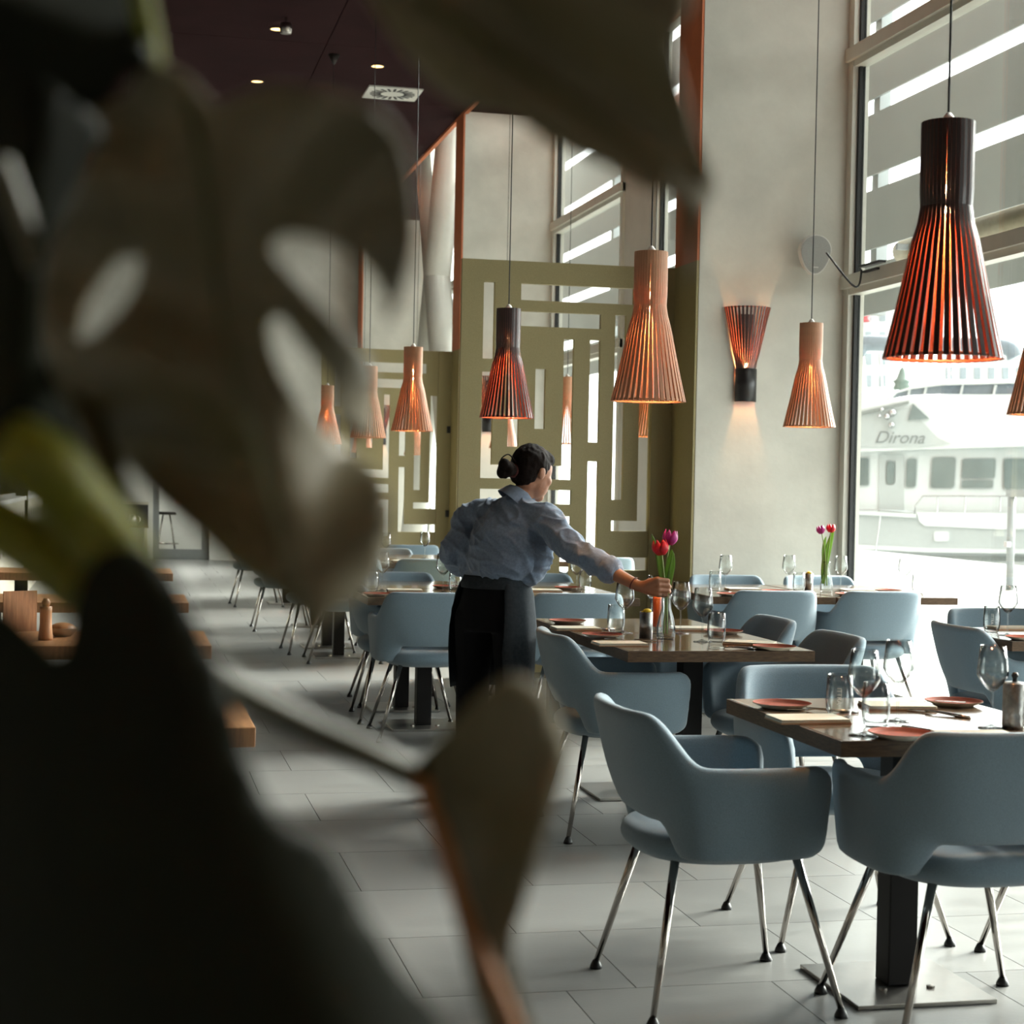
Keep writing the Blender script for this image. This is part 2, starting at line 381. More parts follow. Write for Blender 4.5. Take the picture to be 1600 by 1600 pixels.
# glazed facade
wn = 0
segs = [(-3.0, 0.7, 0), (0.7, 2.5, 1), (2.5, 4.3, 0), (4.3, 7.3, 1), (7.3, 8.35, 0), (8.35, 11.3, 1), (11.78, 15.8, 1), (15.8, 16.85, 0), (16.85, 19.8, 1), (20.28, 24.4, 1), (24.4, 25.4, 0), (25.4, 28.3, 1)]  # first window and walls beside the viewer are unseen, sized for the light
LV = (0.0, 2.81, 4.39, 5.75, SLOT)
for a, b, k in segs:
    if not k:
        struct(mk('wall_pier_%d' % int(a+10), bx(XF-0.02, XF+0.1, a, b, 0, SLOT), 'concrete_pale'), 'pale panel between two windows'); continue
    wn += 1
    wr = struct(empty('window_%d' % wn, (XF, a, 0)), 'tall window with pale frame and clear glass')
    L_ = b-a
    for y0, y1 in ((0, 0.085), (L_-0.085, L_)):
        mk('jamb', bx(-0.05, 0.07, y0, y1, 0, SLOT), 'frame_alu', wr)
    for y0, y1 in ((0.085, 0.115), (L_-0.115, L_-0.085)):
        mk('seal', bx(-0.012, 0.03, y0, y1, 0.06, SLOT), 'seal', wr)
    for z in LV[1:4]:
        mk('transom', bx(-0.075, 0.07, 0, L_, z-0.045, z+0.045), 'frame_alu', wr)
        mk('ledge', bx(-0.045, 0.05, 0.09, L_-0.09, z-0.09, z-0.045), 'frame_alu', wr)
    mk('sill', bx(-0.075, 0.07, 0, L_, 0.0, 0.06), 'frame_alu', wr)
    for z0, z1 in zip(LV, LV[1:]):
        mk('pane', bx(0.01, 0.022, 0.115, L_-0.115, z0+0.045, z1-0.045), 'pane_glass', wr)
struct(mk('wall_upper_storeys', bx(4.9, 5.1, -90, 140, SLOT+0.2, 100), 'storey'), 'unseen upper storeys above the window, made tall and dark to shade the yacht')  # height and length stretched out of view to keep sky off the yacht
struct(mk('wall_outer_end', bx(4.9, 5.1, 28.78, 140, 0, SLOT+0.2), 'storey'), 'unseen outer wall beyond the last window, lengthened to shade the yacht')
struct(mk('wall_outer_start', bx(4.9, 5.1, -90, -3, 0, SLOT+0.2), 'storey'), 'unseen outer wall behind the viewer, lengthened to shade the yacht')
struct(mk('roof', bx(-6.2, 4.9, -3.2, 31.6, SLOT+0.2, SLOT+0.4), 'storey'), 'floor slab above the room')
struct(mk('wall_end', bx(-6.2, 5.1, 31.6, 31.8, 0, SLOT), 'storey'), 'end wall of the building')

# inclined concrete columns by the far windows
for k, (p, q) in enumerate((((666, 215, 4.45), (699, 640, 4.45)), ((702, 225, 4.45), (664, 640, 4.45)))):
    a, b = ax(p[0], p[1], p[2]), ax(q[0], q[1], q[2]); d = (a-b).normalized()
    a2 = b + d*((6.9-b.z)/d.z); b2 = b + d*((0-b.z)/d.z)
    c = mk('inclined_column', tube(bmesh.new(), [b2, a2], 0.20, 20), 'concrete_pale', smooth=True)
    tag(c, ['leaning concrete column by the far window, top towards the left', 'leaning concrete column by the far window, top towards the right'][k], 'column')
    c['kind'] = 'structure'

# ------------------------------------------------------------------ outside
struct(mk('quay_pavement', bx(5.1, 17.0, -8, 60, -0.3, -0.03), 'paving'), 'pale paved quay outside the window')
struct(mk('water_surface', bx(17.0, 160, -60, 160, -1.7, -1.5), 'water'), 'pale harbour water')
louv = empty('sunshade_louvre', (6.2, 0, 0)); tag(louv, 'grey horizontal louvres hung outside the upper window', 'louvre')
zs = [2.86, 3.34, 3.97, 4.62, 5.28, 5.94, 6.6]
for i in range(len(zs)-1):
    mk('blade', bx(-0.012, 0.012, -2.5, 29, zs[i]+(0.075 if i else 0), zs[i+1]-0.055, 0), 'louvre', louv)
for y in (-2.4, 1.6, 5.6, 9.6, 13.7, 17.8, 21.8, 25.8): mk('louvre_post', bx(0.02, 0.12, y-0.06, y+0.06, 2.86, 6.9), 'louvre', louv)
aw = empty('rolled_awning', (5.26, 11.1, 3.02)); tag(aw, 'tan rolled awning outside the window beside the speaker', 'awning')
mk('roll', tube(bmesh.new(), [(0, 0, 0), (0, -2.6, 0)], 0.08, 16), 'awning', aw, True)
mk('bracket', bx(-0.16, 0.02, -0.25, -0.22, -0.02, 0.02), 'louvre', aw); mk('bracket', bx(-0.16, 0.02, -2.4, -2.37, -0.02, 0.02), 'louvre', aw)
mk('arm', tube(bmesh.new(), [(0, -0.2, -0.09), (0, -2.5, -0.09)], 0.012, 8), 'shelf_dark', aw)

# motor yacht moored across the quay: built in its own plane, square to the line of sight
DB = 50.0
P0 = ad(1460, 870, DB); nb = Vector((ray(1460, 870).x, ray(1460, 870).y, 0)).normalized()
def B(px, py, off=0.0):
    d = ray(px, py); t = (P0-CPOS).dot(nb)/d.dot(nb); return CPOS + d*t + nb*off
def poly(name, pts, mt, parent, o0=0.0, o1=4.0, label=None):
    return mk(name, prism(bmesh.new(), [B(x, y, o0) for x, y in pts], nb*(o1-o0)), mt, parent, label=label)
def rrect(x0, y0, x1, y1, r, skew=0):
    pts = []
    for cx, cy, a in ((x1-r, y0+r, -90), (x1-r, y1-r, 0), (x0+r, y1-r, 90), (x0+r, y0+r, 180)):
        for k in range(4):
            t = math.radians(a+30*k); yy = cy+r*math.sin(t); pts.append((cx+r*math.cos(t)+skew*(yy-y0)/(y1-y0), yy))
    return pts
yo = empty('motor_yacht', B(1460, 950, 2)); yo.rotation_euler = (0, 0, 0)
bpy.context.view_layer.update()
def ypart(*a, **k):
    o = poly(*a, **k); o.matrix_parent_inverse = yo.matrix_world.inverted(); return o
tag(yo, 'white motor yacht moored outside the window, lettered Dirona', 'boat')
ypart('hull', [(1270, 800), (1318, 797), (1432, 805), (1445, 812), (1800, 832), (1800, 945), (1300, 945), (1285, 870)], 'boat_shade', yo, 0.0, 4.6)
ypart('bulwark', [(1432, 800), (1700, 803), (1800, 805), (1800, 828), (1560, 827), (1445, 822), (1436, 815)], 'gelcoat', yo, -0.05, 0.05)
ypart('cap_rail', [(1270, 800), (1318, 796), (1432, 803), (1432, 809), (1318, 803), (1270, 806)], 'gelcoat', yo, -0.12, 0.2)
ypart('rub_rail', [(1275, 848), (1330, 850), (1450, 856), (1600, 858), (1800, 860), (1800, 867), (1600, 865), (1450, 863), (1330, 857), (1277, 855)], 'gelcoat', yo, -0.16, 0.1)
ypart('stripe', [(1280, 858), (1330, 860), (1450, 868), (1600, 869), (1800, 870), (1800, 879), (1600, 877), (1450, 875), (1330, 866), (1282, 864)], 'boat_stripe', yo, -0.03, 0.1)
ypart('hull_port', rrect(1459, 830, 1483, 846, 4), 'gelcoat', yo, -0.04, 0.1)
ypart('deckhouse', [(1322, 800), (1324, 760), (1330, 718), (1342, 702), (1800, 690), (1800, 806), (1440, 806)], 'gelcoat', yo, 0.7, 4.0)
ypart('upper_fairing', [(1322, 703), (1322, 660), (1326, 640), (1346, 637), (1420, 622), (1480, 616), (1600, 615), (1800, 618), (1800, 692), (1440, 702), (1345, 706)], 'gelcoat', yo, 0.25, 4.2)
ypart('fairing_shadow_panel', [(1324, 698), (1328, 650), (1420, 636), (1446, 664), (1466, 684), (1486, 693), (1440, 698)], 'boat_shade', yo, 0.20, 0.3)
ypart('flybridge_band', [(1345, 643), (1370, 637), (1420, 626), (1420, 630), (1348, 648)], 'boat_stripe', yo, 0.10, 0.3)
ypart('flybridge_screen', [(1384, 622), (1400, 612), (1424, 605), (1470, 600), (1580, 598), (1800, 598), (1800, 616), (1580, 615), (1470, 614), (1424, 616)], 'boat_canvas', yo, 0.5, 0.6)
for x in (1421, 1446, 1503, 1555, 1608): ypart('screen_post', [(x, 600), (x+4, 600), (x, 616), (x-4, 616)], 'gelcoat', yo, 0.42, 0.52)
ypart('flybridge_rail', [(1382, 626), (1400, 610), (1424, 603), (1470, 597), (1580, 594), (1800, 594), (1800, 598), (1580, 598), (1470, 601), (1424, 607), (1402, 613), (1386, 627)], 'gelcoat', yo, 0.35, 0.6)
ypart('triangular_window', [(1426, 630), (1452, 654), (1419, 656)], 'boat_window', yo, 0.14, 0.3)
for x0, y0, x1, y1, r, sk in ((1338, 715, 1356, 758, 3, 0), (1385, 720, 1397, 756, 4, -1), (1417, 716, 1432, 761, 4, -2), (1457, 714, 1494, 762, 5, -3), (1505, 716, 1557, 747, 4, -2), (1504, 750, 1553, 762, 3, -1), (1570, 716, 1640, 764, 5, 0)):
    ypart('window', rrect(x0, y0, x1, y1, r, sk), 'boat_window', yo, 0.62, 0.75)
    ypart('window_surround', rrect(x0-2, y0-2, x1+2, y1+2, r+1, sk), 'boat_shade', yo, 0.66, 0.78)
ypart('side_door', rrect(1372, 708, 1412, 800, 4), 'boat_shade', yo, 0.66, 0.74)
def ytube(name, pts, r, mt, off=-0.02):
    o = mk(name, tube(bmesh.new(), [B(x, y, off) for x, y in pts], r, 8), mt, yo, True); o.matrix_parent_inverse = yo.matrix_world.inverted(); return o
ytube('hand_rail', [(1429, 803), (1430, 790), (1442, 775), (1600, 775), (1800, 776)], 0.022, 'rail_steel')
for x in (1465, 1508, 1563, 1620): ytube('stanchion', [(x, 775), (x-1, 822)], 0.02, 'rail_steel')
ytube('life_line', [(1318, 796), (1380, 797), (1428, 799)], 0.012, 'rail_steel', -0.14)
ytube('mooring_line', [(1376, 806), (1370, 850), (1366, 930)], 0.02, 'rail_steel', -0.2)
for x, y, r in ((1395, 645, 6), (1386, 651, 5), (1393, 664, 5), (1378, 640, 3), (1374, 650, 3)):
    o = mk('horn', ellipsoid(bmesh.new(), B(x, y, 0.05), (r*0.0185, r*0.0185, r*0.0185), u=12, v=8), 'rail_steel', yo, True); o.matrix_parent_inverse = yo.matrix_world.inverted()
o = mk('boat_cover', tube(bmesh.new(), smoothpath([B(1336, 545, 1.5), B(1350, 530, 1.5), B(1400, 531, 1.5), B(1500, 533, 1.5), B(1575, 536, 1.5), B(1590, 552, 1.5)], 5), 0.24, 14), 'boat_canvas', yo, True); o.matrix_parent_inverse = yo.matrix_world.inverted()
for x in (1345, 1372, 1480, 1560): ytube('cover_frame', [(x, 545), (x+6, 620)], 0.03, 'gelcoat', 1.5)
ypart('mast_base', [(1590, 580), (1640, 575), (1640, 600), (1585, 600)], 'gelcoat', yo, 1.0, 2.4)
rt = Vector((nb.y, -nb.x, 0))
Mt = Matrix.Translation(B(1405, 684, 0.185)) @ Matrix((rt, Vector((0, 0, 1)), -nb)).transposed().to_4x4()
t_ = text_mesh('boat_name', 'Dirona', 0.50, 'boat_letter', Mt, yo, 0.35, 0.01); t_.matrix_parent_inverse = yo.matrix_world.inverted()
# things on the far quay
for k, (x0, x1, y0, z1, lab) in enumerate(((1322, 1400, 868, 470, 'pale waterfront house seen left of the yacht flybridge'), (1470, 1700, 868, 560, 'pale waterfront house seen above the yacht rail'))):
    hb = empty('waterfront_house', ad((x0+x1)/2, 860, 95)); tag(hb, lab, 'building')
    DB2 = 95.0
    def Q(px, py, off=0.0): return ad(px, py, DB2) + nb*off
    def hpart(name, pts, mt, o0, o1):
        o = mk(name, prism(bmesh.new(), [Q(x, y, o0) for x, y in pts], nb*(o1-o0)), mt, hb); o.location = -hb.location; return o
    hpart('wall', [(x0, y0), (x1, y0), (x1, z1), (x0, z1)], 'far_facade', 0, 8)
    hpart('roof', [(x0-3, z1), (x1+3, z1), (x1-4, z1-8), (x0+4, z1-8)], 'far_facade', -0.2, 8)
    nx = int((x1-x0)/22)
    for i in range(nx):
        for y in range(int(z1)+14, 600, 34):
            hpart('window', [(x0+8+i*22, y+18), (x0+18+i*22, y+18), (x0+18+i*22, y), (x0+8+i*22, y)], 'far_window', -0.06, 0.1)
for px, py, h, mt, lab in ((1409, 618, 45, 'parasol_green', 'folded green parasol standing behind the yacht rail'), (1346, 512, 34, 'parasol_red', 'folded red parasol behind the blue boat cover')):
    s = 60/F; base = ad(px, py, 60); pr = empty('folded_parasol', base); tag(pr, lab, 'parasol')
    mk('canopy', lathe(bmesh.new(), [(0.02, h*s), (0.10, h*s*0.9), (0.22, h*s*0.55), (0.32, h*s*0.5), (0.24, h*s*0.4), (0.3, 0.25), (0.26, 0.2), (0.02, 0.3)], 12), mt, pr, True)
    mk('pole', tube(bmesh.new(), [(0, 0, -base.z-1.5), (0, 0, h*s)], 0.03, 8), 'rail_steel', pr)
gp = empty('quay_railing', ax(1577, 930, 12.5)); gp.location.z = -0.03; tag(gp, 'pale steel railing post standing on the quay by the yacht', 'railing')
zt = ax(1577, 772, 12.5).z+0.03
mk('post', tube(bmesh.new(), [(0, 0, 0), (0, 0, zt)], 0.055, 12), 'louvre', gp, True)
mk('top_rail', bx(-0.05, 0.05, -3.0, 0.08, zt-0.04, zt+0.06), 'louvre', gp)
mk('clamp', bx(-0.08, 0.03, -0.05, 0.05, zt*0.45, zt*0.45+0.08), 'rail_steel', gp)

# ------------------------------------------------------------------ screens with rectangular cut-outs
YS = FIN[0]+FT
def P(px, py): p = ay(px, py, YS); return p.x, p.z
holes_px = [(754, 441, 773, 560), (815, 445, 992, 472), (797, 487, 940, 511), (796, 500, 813, 698), (881, 530, 897, 749), (752, 727, 896, 748),
            (751, 580, 769, 748), (837, 576, 853, 670), (920, 535, 938, 691), (960, 493, 977, 781), (999, 530, 1015, 833), (956, 814, 1014, 833),
            (918, 721, 934, 891), (918, 871, 1012, 891), (751, 765, 893, 787), (751, 806, 891, 826), (751, 826, 768, 900), (875, 826, 891, 900),
            (820, 850, 838, 905), (957, 700, 962, 701)]
holes = []
for x0, y0, x1, y1 in holes_px[:-1]:
    cx, cy = (x0+x1)/2, (y0+y1)/2
    ax0, _ = P(x0, cy); ax1, _ = P(x1, cy); _, z0 = P(cx, y1); _, z1 = P(cx, y0)
    holes.append([ax0, ax1, z0, z1])
def snap(vals, tol=0.022):
    u = sorted(vals); out = {}; grp = [u[0]]
    def flush():
        mval = sum(grp)/len(grp)
        for g in grp: out[g] = mval
    for v in u[1:]:
        if v-grp[-1] < tol: grp.append(v)
        else: flush(); grp = [v]
    flush(); return out
mx_ = snap([h[0] for h in holes]+[h[1] for h in holes]); mz_ = snap([h[2] for h in holes]+[h[3] for h in holes])
holes = [[mx_[h[0]], mx_[h[1]], mz_[h[2]], mz_[h[3]]] for h in holes]
sx0, sx1 = P(719, 640)[0], P(1018, 640)[0]; sx2 = P(1057, 560)[0]; sz1 = P(890, 411)[1]
def panel_bm(x0, x1, z0, z1, hs, y, th):
    xs = sorted({x0, x1, *[h[0] for h in hs], *[h[1] for h in hs]}); zs = sorted({z0, z1, *[h[2] for h in hs], *[h[3] for h in hs]})
    xs = [x for x in xs if x0 <= x <= x1]; zs = [z for z in zs if z0 <= z <= z1]
    bm = bmesh.new(); V = {}
    def gv(i, j, k):
        if (i, j, k) not in V: V[(i, j, k)] = bm.verts.new((xs[i], y+k*th, zs[j]))
        return V[(i, j, k)]
    def solid(i, j):
        if i < 0 or j < 0 or i >= len(xs)-1 or j >= len(zs)-1: return False
        cx, cz = (xs[i]+xs[i+1])/2, (zs[j]+zs[j+1])/2
        return not any(h[0] < cx < h[1] and h[2] < cz < h[3] for h in hs)
    for i in range(len(xs)-1):
        for j in range(len(zs)-1):
            if not solid(i, j): continue
            bm.faces.new((gv(i, j, 0), gv(i+1, j, 0), gv(i+1, j+1, 0), gv(i, j+1, 0)))
            bm.faces.new((gv(i, j, 1), gv(i, j+1, 1), gv(i+1, j+1, 1), gv(i+1, j, 1)))
            if not solid(i-1, j): bm.faces.new((gv(i, j, 0), gv(i, j+1, 0), gv(i, j+1, 1), gv(i, j, 1)))
            if not solid(i+1, j): bm.faces.new((gv(i+1, j, 0), gv(i+1, j, 1), gv(i+1, j+1, 1), gv(i+1, j+1, 0)))
            if not solid(i, j-1): bm.faces.new((gv(i, j, 0), gv(i, j, 1), gv(i+1, j, 1), gv(i+1, j, 0)))
            if not solid(i, j+1): bm.faces.new((gv(i, j+1, 0), gv(i+1, j+1, 0), gv(i+1, j+1, 1), gv(i, j+1, 1)))
    return bm
for k, (yy, lab) in enumerate(((YS, 'olive panel screen with labyrinth cut-outs behind the waitress'), (FIN[1]+FT, 'smaller looking olive cut-out screen at the second concrete wall'))):
    sc = empty('lattice_screen', (0, yy, 0)); tag(sc, lab, 'screen', None)
    mk('panel', panel_bm(sx0, sx1, 0.02, sz1, holes, 0.02, 0.04), 'olive_board', sc)
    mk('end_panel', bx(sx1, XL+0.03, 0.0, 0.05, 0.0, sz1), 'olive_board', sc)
    mk('foot_rail', bx(sx0, XL-0.02, 0.01, 0.07, 0.0, 0.04), 'olive_dark', sc)
    mk('hinge', bx(XL-0.06, XL-0.02, -0.03, 0.0, 1.95, 2.03), 'rubber', sc)
    mk('hinge', bx(XL-0.06, XL-0.02, -0.03, 0.0, 0.95, 1.03), 'rubber', sc)

# ------------------------------------------------------------------ lamps
def lamp_r(z):   # z from the rim (0) up to the top (0.6)
    t = z/0.6
    if t > 0.66: return 0.066
    s = (0.66-t)/0.66
    return 0.066 + 0.084*(s*0.86 + 0.14*s*s) - 0.012*math.exp(-((t-0.60)/0.07)**2)*0.5
def slat_bm(flip=False, n=14):
    bm = bmesh.new(); rings = []
    for i in range(n+1):
        z = 0.6*i/n; r = lamp_r(z); zz = 0.6-z if flip else z; w_ = 0.0053 + 0.0016*(1-min(1, z/0.35))
        rings.append([bm.verts.new((r-0.0075, -w_*0.88, zz)), bm.verts.new((r+0.0016, -w_, zz)), bm.verts.new((r+0.0016, w_, zz)), bm.verts.new((r-0.0075, w_*0.88, zz))])
    for a, b in zip(rings, rings[1:]):
        for k in range(4): bm.faces.new((a[k], a[(k+1) % 4], b[(k+1) % 4], b[k]))
    bm.faces.new(rings[0]); bm.faces.new(rings[-1]); return bm
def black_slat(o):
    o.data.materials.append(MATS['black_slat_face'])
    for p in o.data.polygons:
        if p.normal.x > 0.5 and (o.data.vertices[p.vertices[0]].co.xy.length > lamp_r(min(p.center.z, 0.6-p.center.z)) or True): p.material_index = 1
NS = 38
def make_pendant(name, mt, drop):
    t = empty(name)
    s0 = mk('slat', slat_bm(), mt, t)
    if mt == 'black_birch': black_slat(s0)
    for k in range(1, NS):
        s = share(s0, t); s.rotation_euler = (0, 0, 2*PI*k/NS)
    mk('rim_ring', lathe(bmesh.new(), [(0.141, 0.001), (0.146, 0.001), (0.146, 0.009), (0.141, 0.009), (0.141, 0.001)], 40), mt, t, True)
    mk('neck_ring', lathe(bmesh.new(), [(0.056, 0.575), (0.063, 0.575), (0.063, 0.597), (0.056, 0.597), (0.056, 0.575)], 32), mt, t, True)
    mk('top_disc', lathe(bmesh.new(), [(0.0, 0.585), (0.057, 0.585), (0.057, 0.592), (0.0, 0.592)], 28), mt, t)
    so = mk('socket', lathe(bmesh.new(), [(0.0, 0.44), (0.018, 0.44), (0.018, 0.61), (0.006, 0.625), (0.0, 0.625)], 14), 'white_metal', t, True)
    mk('bulb', ellipsoid(bmesh.new(), (0, 0, 0.405), (0.024, 0.024, 0.034), u=12, v=8), 'bulb', t, True)
    mk('cord', tube(bmesh.new(), [(0, 0, 0.62), (0, 0, drop)], 0.0032, 6), 'cord', t)
    mk('canopy', lathe(bmesh.new(), [(0.004, drop-0.10), (0.01, drop-0.10), (0.06, drop), (0.0, drop)], 20), 'shelf_dark', t, True)
    return t
ZB = 1.705
protos = {}
pend = [(2.04, 4.06, 'black', 'large black slatted pendant lamp hanging nearest, in front of the yacht window'),
        (2.065, 6.66, 'birch', 'natural wood slatted pendant lamp hanging in front of the screen, over the tulip vase'),
        (2.07, 9.29, 'black', 'black slatted pendant lamp hanging above the waitress'),
        (2.03, 12.22, 'birch', 'natural wood pendant lamp in front of the smaller far screen'),
        (2.03, 14.45, 'birch', 'natural wood pendant lamp half hidden behind the leaf, beside the far screen'),
        (2.05, 17.6, 'birch', 'small natural wood pendant lamp showing in the slit of the big leaf'),
        (0.62, -0.30, 'birch', 'unseen pendant lamp added behind the viewer to warm the leaves, to the right'),  # this pendant and the next are unseen, added to warm the leaves
        (-0.80, 0.15, 'birch', 'unseen pendant lamp added behind the viewer to warm the leaves, to the left'),
        (3.85, 6.72, 'birch', 'natural wood pendant lamp cut by the right edge of the picture'),
        (3.88, 9.37, 'birch', 'natural wood pendant lamp hanging between the wall lamp and the window'),
        (3.80, 12.15, 'birch', 'natural wood pendant lamp seen through the right slot of the screen'),
        (3.88, 14.95, 'birch', 'natural wood pendant lamp seen through the middle slot of the screen'),
        (3.85, 17.4, 'birch', 'natural wood pendant lamp seen through the screen just left of the head'),
        (3.9, 23.2, 'birch', 'natural wood pendant lamp seen through the right slot of the far screen'),
        (3.1, 22.6, 'birch', 'natural wood pendant lamp seen through the middle slot of the far screen')]
for x, y, kd, lab in pend:
    top = CEIL if x < XL-0.03 else SLOT
    key = (kd, top)
    zb = ZB + (0.02 if y > 8 else 0)
    if key not in protos:
        o = make_pendant('pendant_lamp', 'black_birch' if kd == 'black' else 'birch', top-ZB-0.02); o.location = (x, y, zb); protos[key] = o
    else: o = dup(protos[key], (x, y, zb), 0.11*y)
    tag(o, lab, 'lamp', 'slatted pendant lamps over the tables')
# wall lamps, slats over half a circle, wide end up
def make_wall_lamp(name):
    t = empty(name)
    s0 = mk('slat', slat_bm(True), 'black_birch', t); s0.rotation_euler = (0, 0, -PI); black_slat(s0)
    for k in range(1, 19):
        s = share(s0, t); s.rotation_euler = (0, 0, -PI+PI*k/18)
    mk('sleeve', lathe(bmesh.new(), [(0.068, 0.0), (0.071, 0.0), (0.071, 0.21), (0.068, 0.21), (0.068, 0.0)], 20, a0=-PI, a1=0), 'black_laminate', t, True)
    mk('back_plate', bx(-0.05, 0.05, 0.0, 0.012, 0.02, 0.56), 'black_laminate', t)
    mk('rim_ring', lathe(bmesh.new(), [(0.140, 0.592), (0.146, 0.592), (0.146, 0.599), (0.140, 0.599), (0.140, 0.592)], 24, a0=-PI, a1=0), 'black_birch', t, True)
    mk('bulb', ellipsoid(bmesh.new(), (0, -0.032, 0.215), (0.022, 0.022, 0.03), u=12, v=8), 'bulb', t, True)
    return t
wl = make_wall_lamp('wall_lamp'); p = ay(1164, 628, FIN[0]-0.012); wl.location = (p.x, FIN[0]-0.012, p.z); wl.scale = (1.08, 1.08, 1.08)
tag(wl, 'black slatted wall lamp glowing on the near concrete wall', 'lamp', 'slatted wall lamps')
for y, lab in ((FIN[1], 'slatted wall lamp on the concrete wall seen through the left slot of the screen'), (FIN[2], 'slatted wall lamp on the farthest concrete wall')):
    o = dup(wl, (p.x, y-0.012, p.z), 0); tag(o, lab, 'lamp', 'slatted wall lamps')
# wall speaker
sp = empty('wall_speaker', (0, 0, 0)); pc = ay(1273, 392, FIN[0]-0.16)
sp.location = pc; sp.rotation_euler = (0.12, 0, -0.25); tag(sp, 'egg shaped grey and white loudspeaker mounted on the concrete wall', 'speaker')
def egg(bm, y0, y1, s):
    pts = []
    for k in range(28):
        a = 2*PI*k/28; r = 0.105 if math.sin(a) > 0 else 0.105
        x = 0.108*math.cos(a)*(1.0 if math.sin(a) > -0.1 else 1.0-0.18*(-math.sin(a))); z = (0.11 if math.sin(a) > 0 else 0.165)*math.sin(a)
        pts.append((x*s, z*s))
    return prism(bm, [Vector((x, y0, z)) for x, z in pts], Vector((0, y1-y0, 0)))
mk('cabinet', egg(bmesh.new(), -0.055, 0.07, 1.0), 'white_metal', sp); mk('grille', egg(bmesh.new(), -0.062, -0.054, 0.93), 'speaker_grille', sp)
mk('badge', bx(-0.02, 0.02, -0.066, -0.061, -0.115, -0.108), 'white_metal', sp)
mk('bracket', tube(bmesh.new(), [(0, 0.06, -0.02), (0, 0.20, -0.02)], 0.02, 10), 'white_metal', sp)
wc = empty('cable_clamp', ax(1325, 422, XF-0.09)-Vector((0, 0.42, 0))); tag(wc, 'black clamp and cable fixed to the window frame beside the speaker', 'clamp')
mk('clamp_bar', bx(-0.01, 0.04, -0.10, 0.22, -0.008, 0.008), 'rubber', wc); mk('clamp_bar', bx(-0.01, 0.04, -0.06, 0.16, -0.05, -0.036), 'rubber', wc)
mk('cable', tube(bmesh.new(), smoothpath([(-0.02, 0.15, -0.03), (-0.06, 0.1, -0.14), (-0.12, 0.1, -0.13), (-0.29, 0.12, 0.07)], 5), 0.007, 6), 'rubber', wc)

# ceiling fittings
for k, (px, py, lab) in enumerate(((433, 45, 'small glowing downlight, nearest of the three in the dark ceiling'), (590, 103, 'small glowing downlight in the ceiling beside the vent'), (402, 127, 'small glowing downlight just above the big leaf edge'),
                                  (150, 20, 'small glowing downlight in the ceiling behind the dark leaf at left'), (90, 250, 'small glowing downlight in the far left ceiling behind the leaf'))):
    q = az(px, py, CEIL); dl = empty('downlight', (q.x, q.y, CEIL)); tag(dl, lab, 'downlight', 'recessed ceiling downlights')
    mk('trim_ring', lathe(bmesh.new(), [(0.062, -0.008), (0.078, -0.008), (0.078, 0.0), (0.062, 0.0), (0.062, -0.008)], 24), 'shelf_dark', dl, True)
    mk('lens', lathe(bmesh.new(), [(0.0, -0.004), (0.062, -0.004)], 24), 'downlight_glow', dl)
q = az(613, 145, CEIL); av = empty('air_vent', (q.x, q.y, CEIL)); tag(av, 'square pale swirl air vent set in the dark ceiling', 'vent')
mk('frame', bx(-0.30, 0.30, -0.30, 0.30, -0.015, 0.0), 'white_metal', av)
bl = None
for k in range(20):
    if bl is None: bl = mk('slot', bx(0.13, 0.25, -0.014, 0.014, -0.019, -0.014), 'seal', av); o = bl
    else: o = share(bl, av)
    o.rotation_euler = (0, 0, 2*PI*k/20+0.3)
q = az(447, 27, CEIL); sk = empty('ceiling_spot', (q.x, q.y, CEIL)); tag(sk, 'dark round spotlight fixed under the ceiling at the top', 'spotlight')
mk('stem', tube(bmesh.new(), [(0, 0, 0), (0, 0, -0.06)], 0.012, 8), 'chrome', sk); mk('head', lathe(bmesh.new(), [(0.0, -0.05), (0.05, -0.055), (0.06, -0.10), (0.05, -0.15), (0.0, -0.15)], 20), 'steel_plate', sk, True)

# ------------------------------------------------------------------ chairs
def chair_shell():
    bm = bmesh.new(); nu = 40; rings = []
    e = 2/2.9
    for i in range(nu+1):
        psi = math.radians(-45 + 270*i/nu); c, s = math.cos(psi), math.sin(psi)
        ux = math.copysign(abs(c)**e, c); uy = -math.copysign(abs(s)**e, s)
        dv = abs(math.degrees(psi)-90)
        kb = 1-smooth01((dv-34)/36)                     # 1 at the back, 0 along the arms
        zt = 0.655 + 0.135*kb
        gap = 1-smooth01((dv-34)/14)
        zb = 0.420 + 0.085*gap
        endk = smooth01((dv-122)/13); zt -= 0.03*endk; zb += 0.02*endk
        ring = []
        def pt(z, inward):
            lo = 0.735 + 0.205*(1-kb); fl = lo + (1-lo)*smooth01((z-0.39)/0.28) + (0.10*max(0, z-0.66)/0.13)*kb
            a, b = 0.312*fl - inward, 0.300*fl - inward
            lean = 0.0
            return bm.verts.new((ux*a, uy*b + lean, z))
        th = 0.042
        for z in (zb+0.005, zb+(zt-zb)*0.33, zb+(zt-zb)*0.66, zt-0.022): ring.append(pt(z, 0.0))
        ring.append(pt(zt, 0.008)); ring.append(pt(zt, th-0.008))
        for z in (zt-0.022, zb+(zt-zb)*0.66, zb+(zt-zb)*0.33, zb+0.005): ring.append(pt(z, th))
        ring.append(pt(zb-0.008, th-0.01)); ring.append(pt(zb-0.008, 0.01))
        rings.append(ring)
    n = len(rings[0])
    for a, b in zip(rings, rings[1:]):
        for k in range(n): bm.faces.new((a[k], a[(k+1) % n], b[(k+1) % n], b[k]))
    bm.faces.new(rings[0]); bm.faces.new(list(reversed(rings[-1]))); return bm
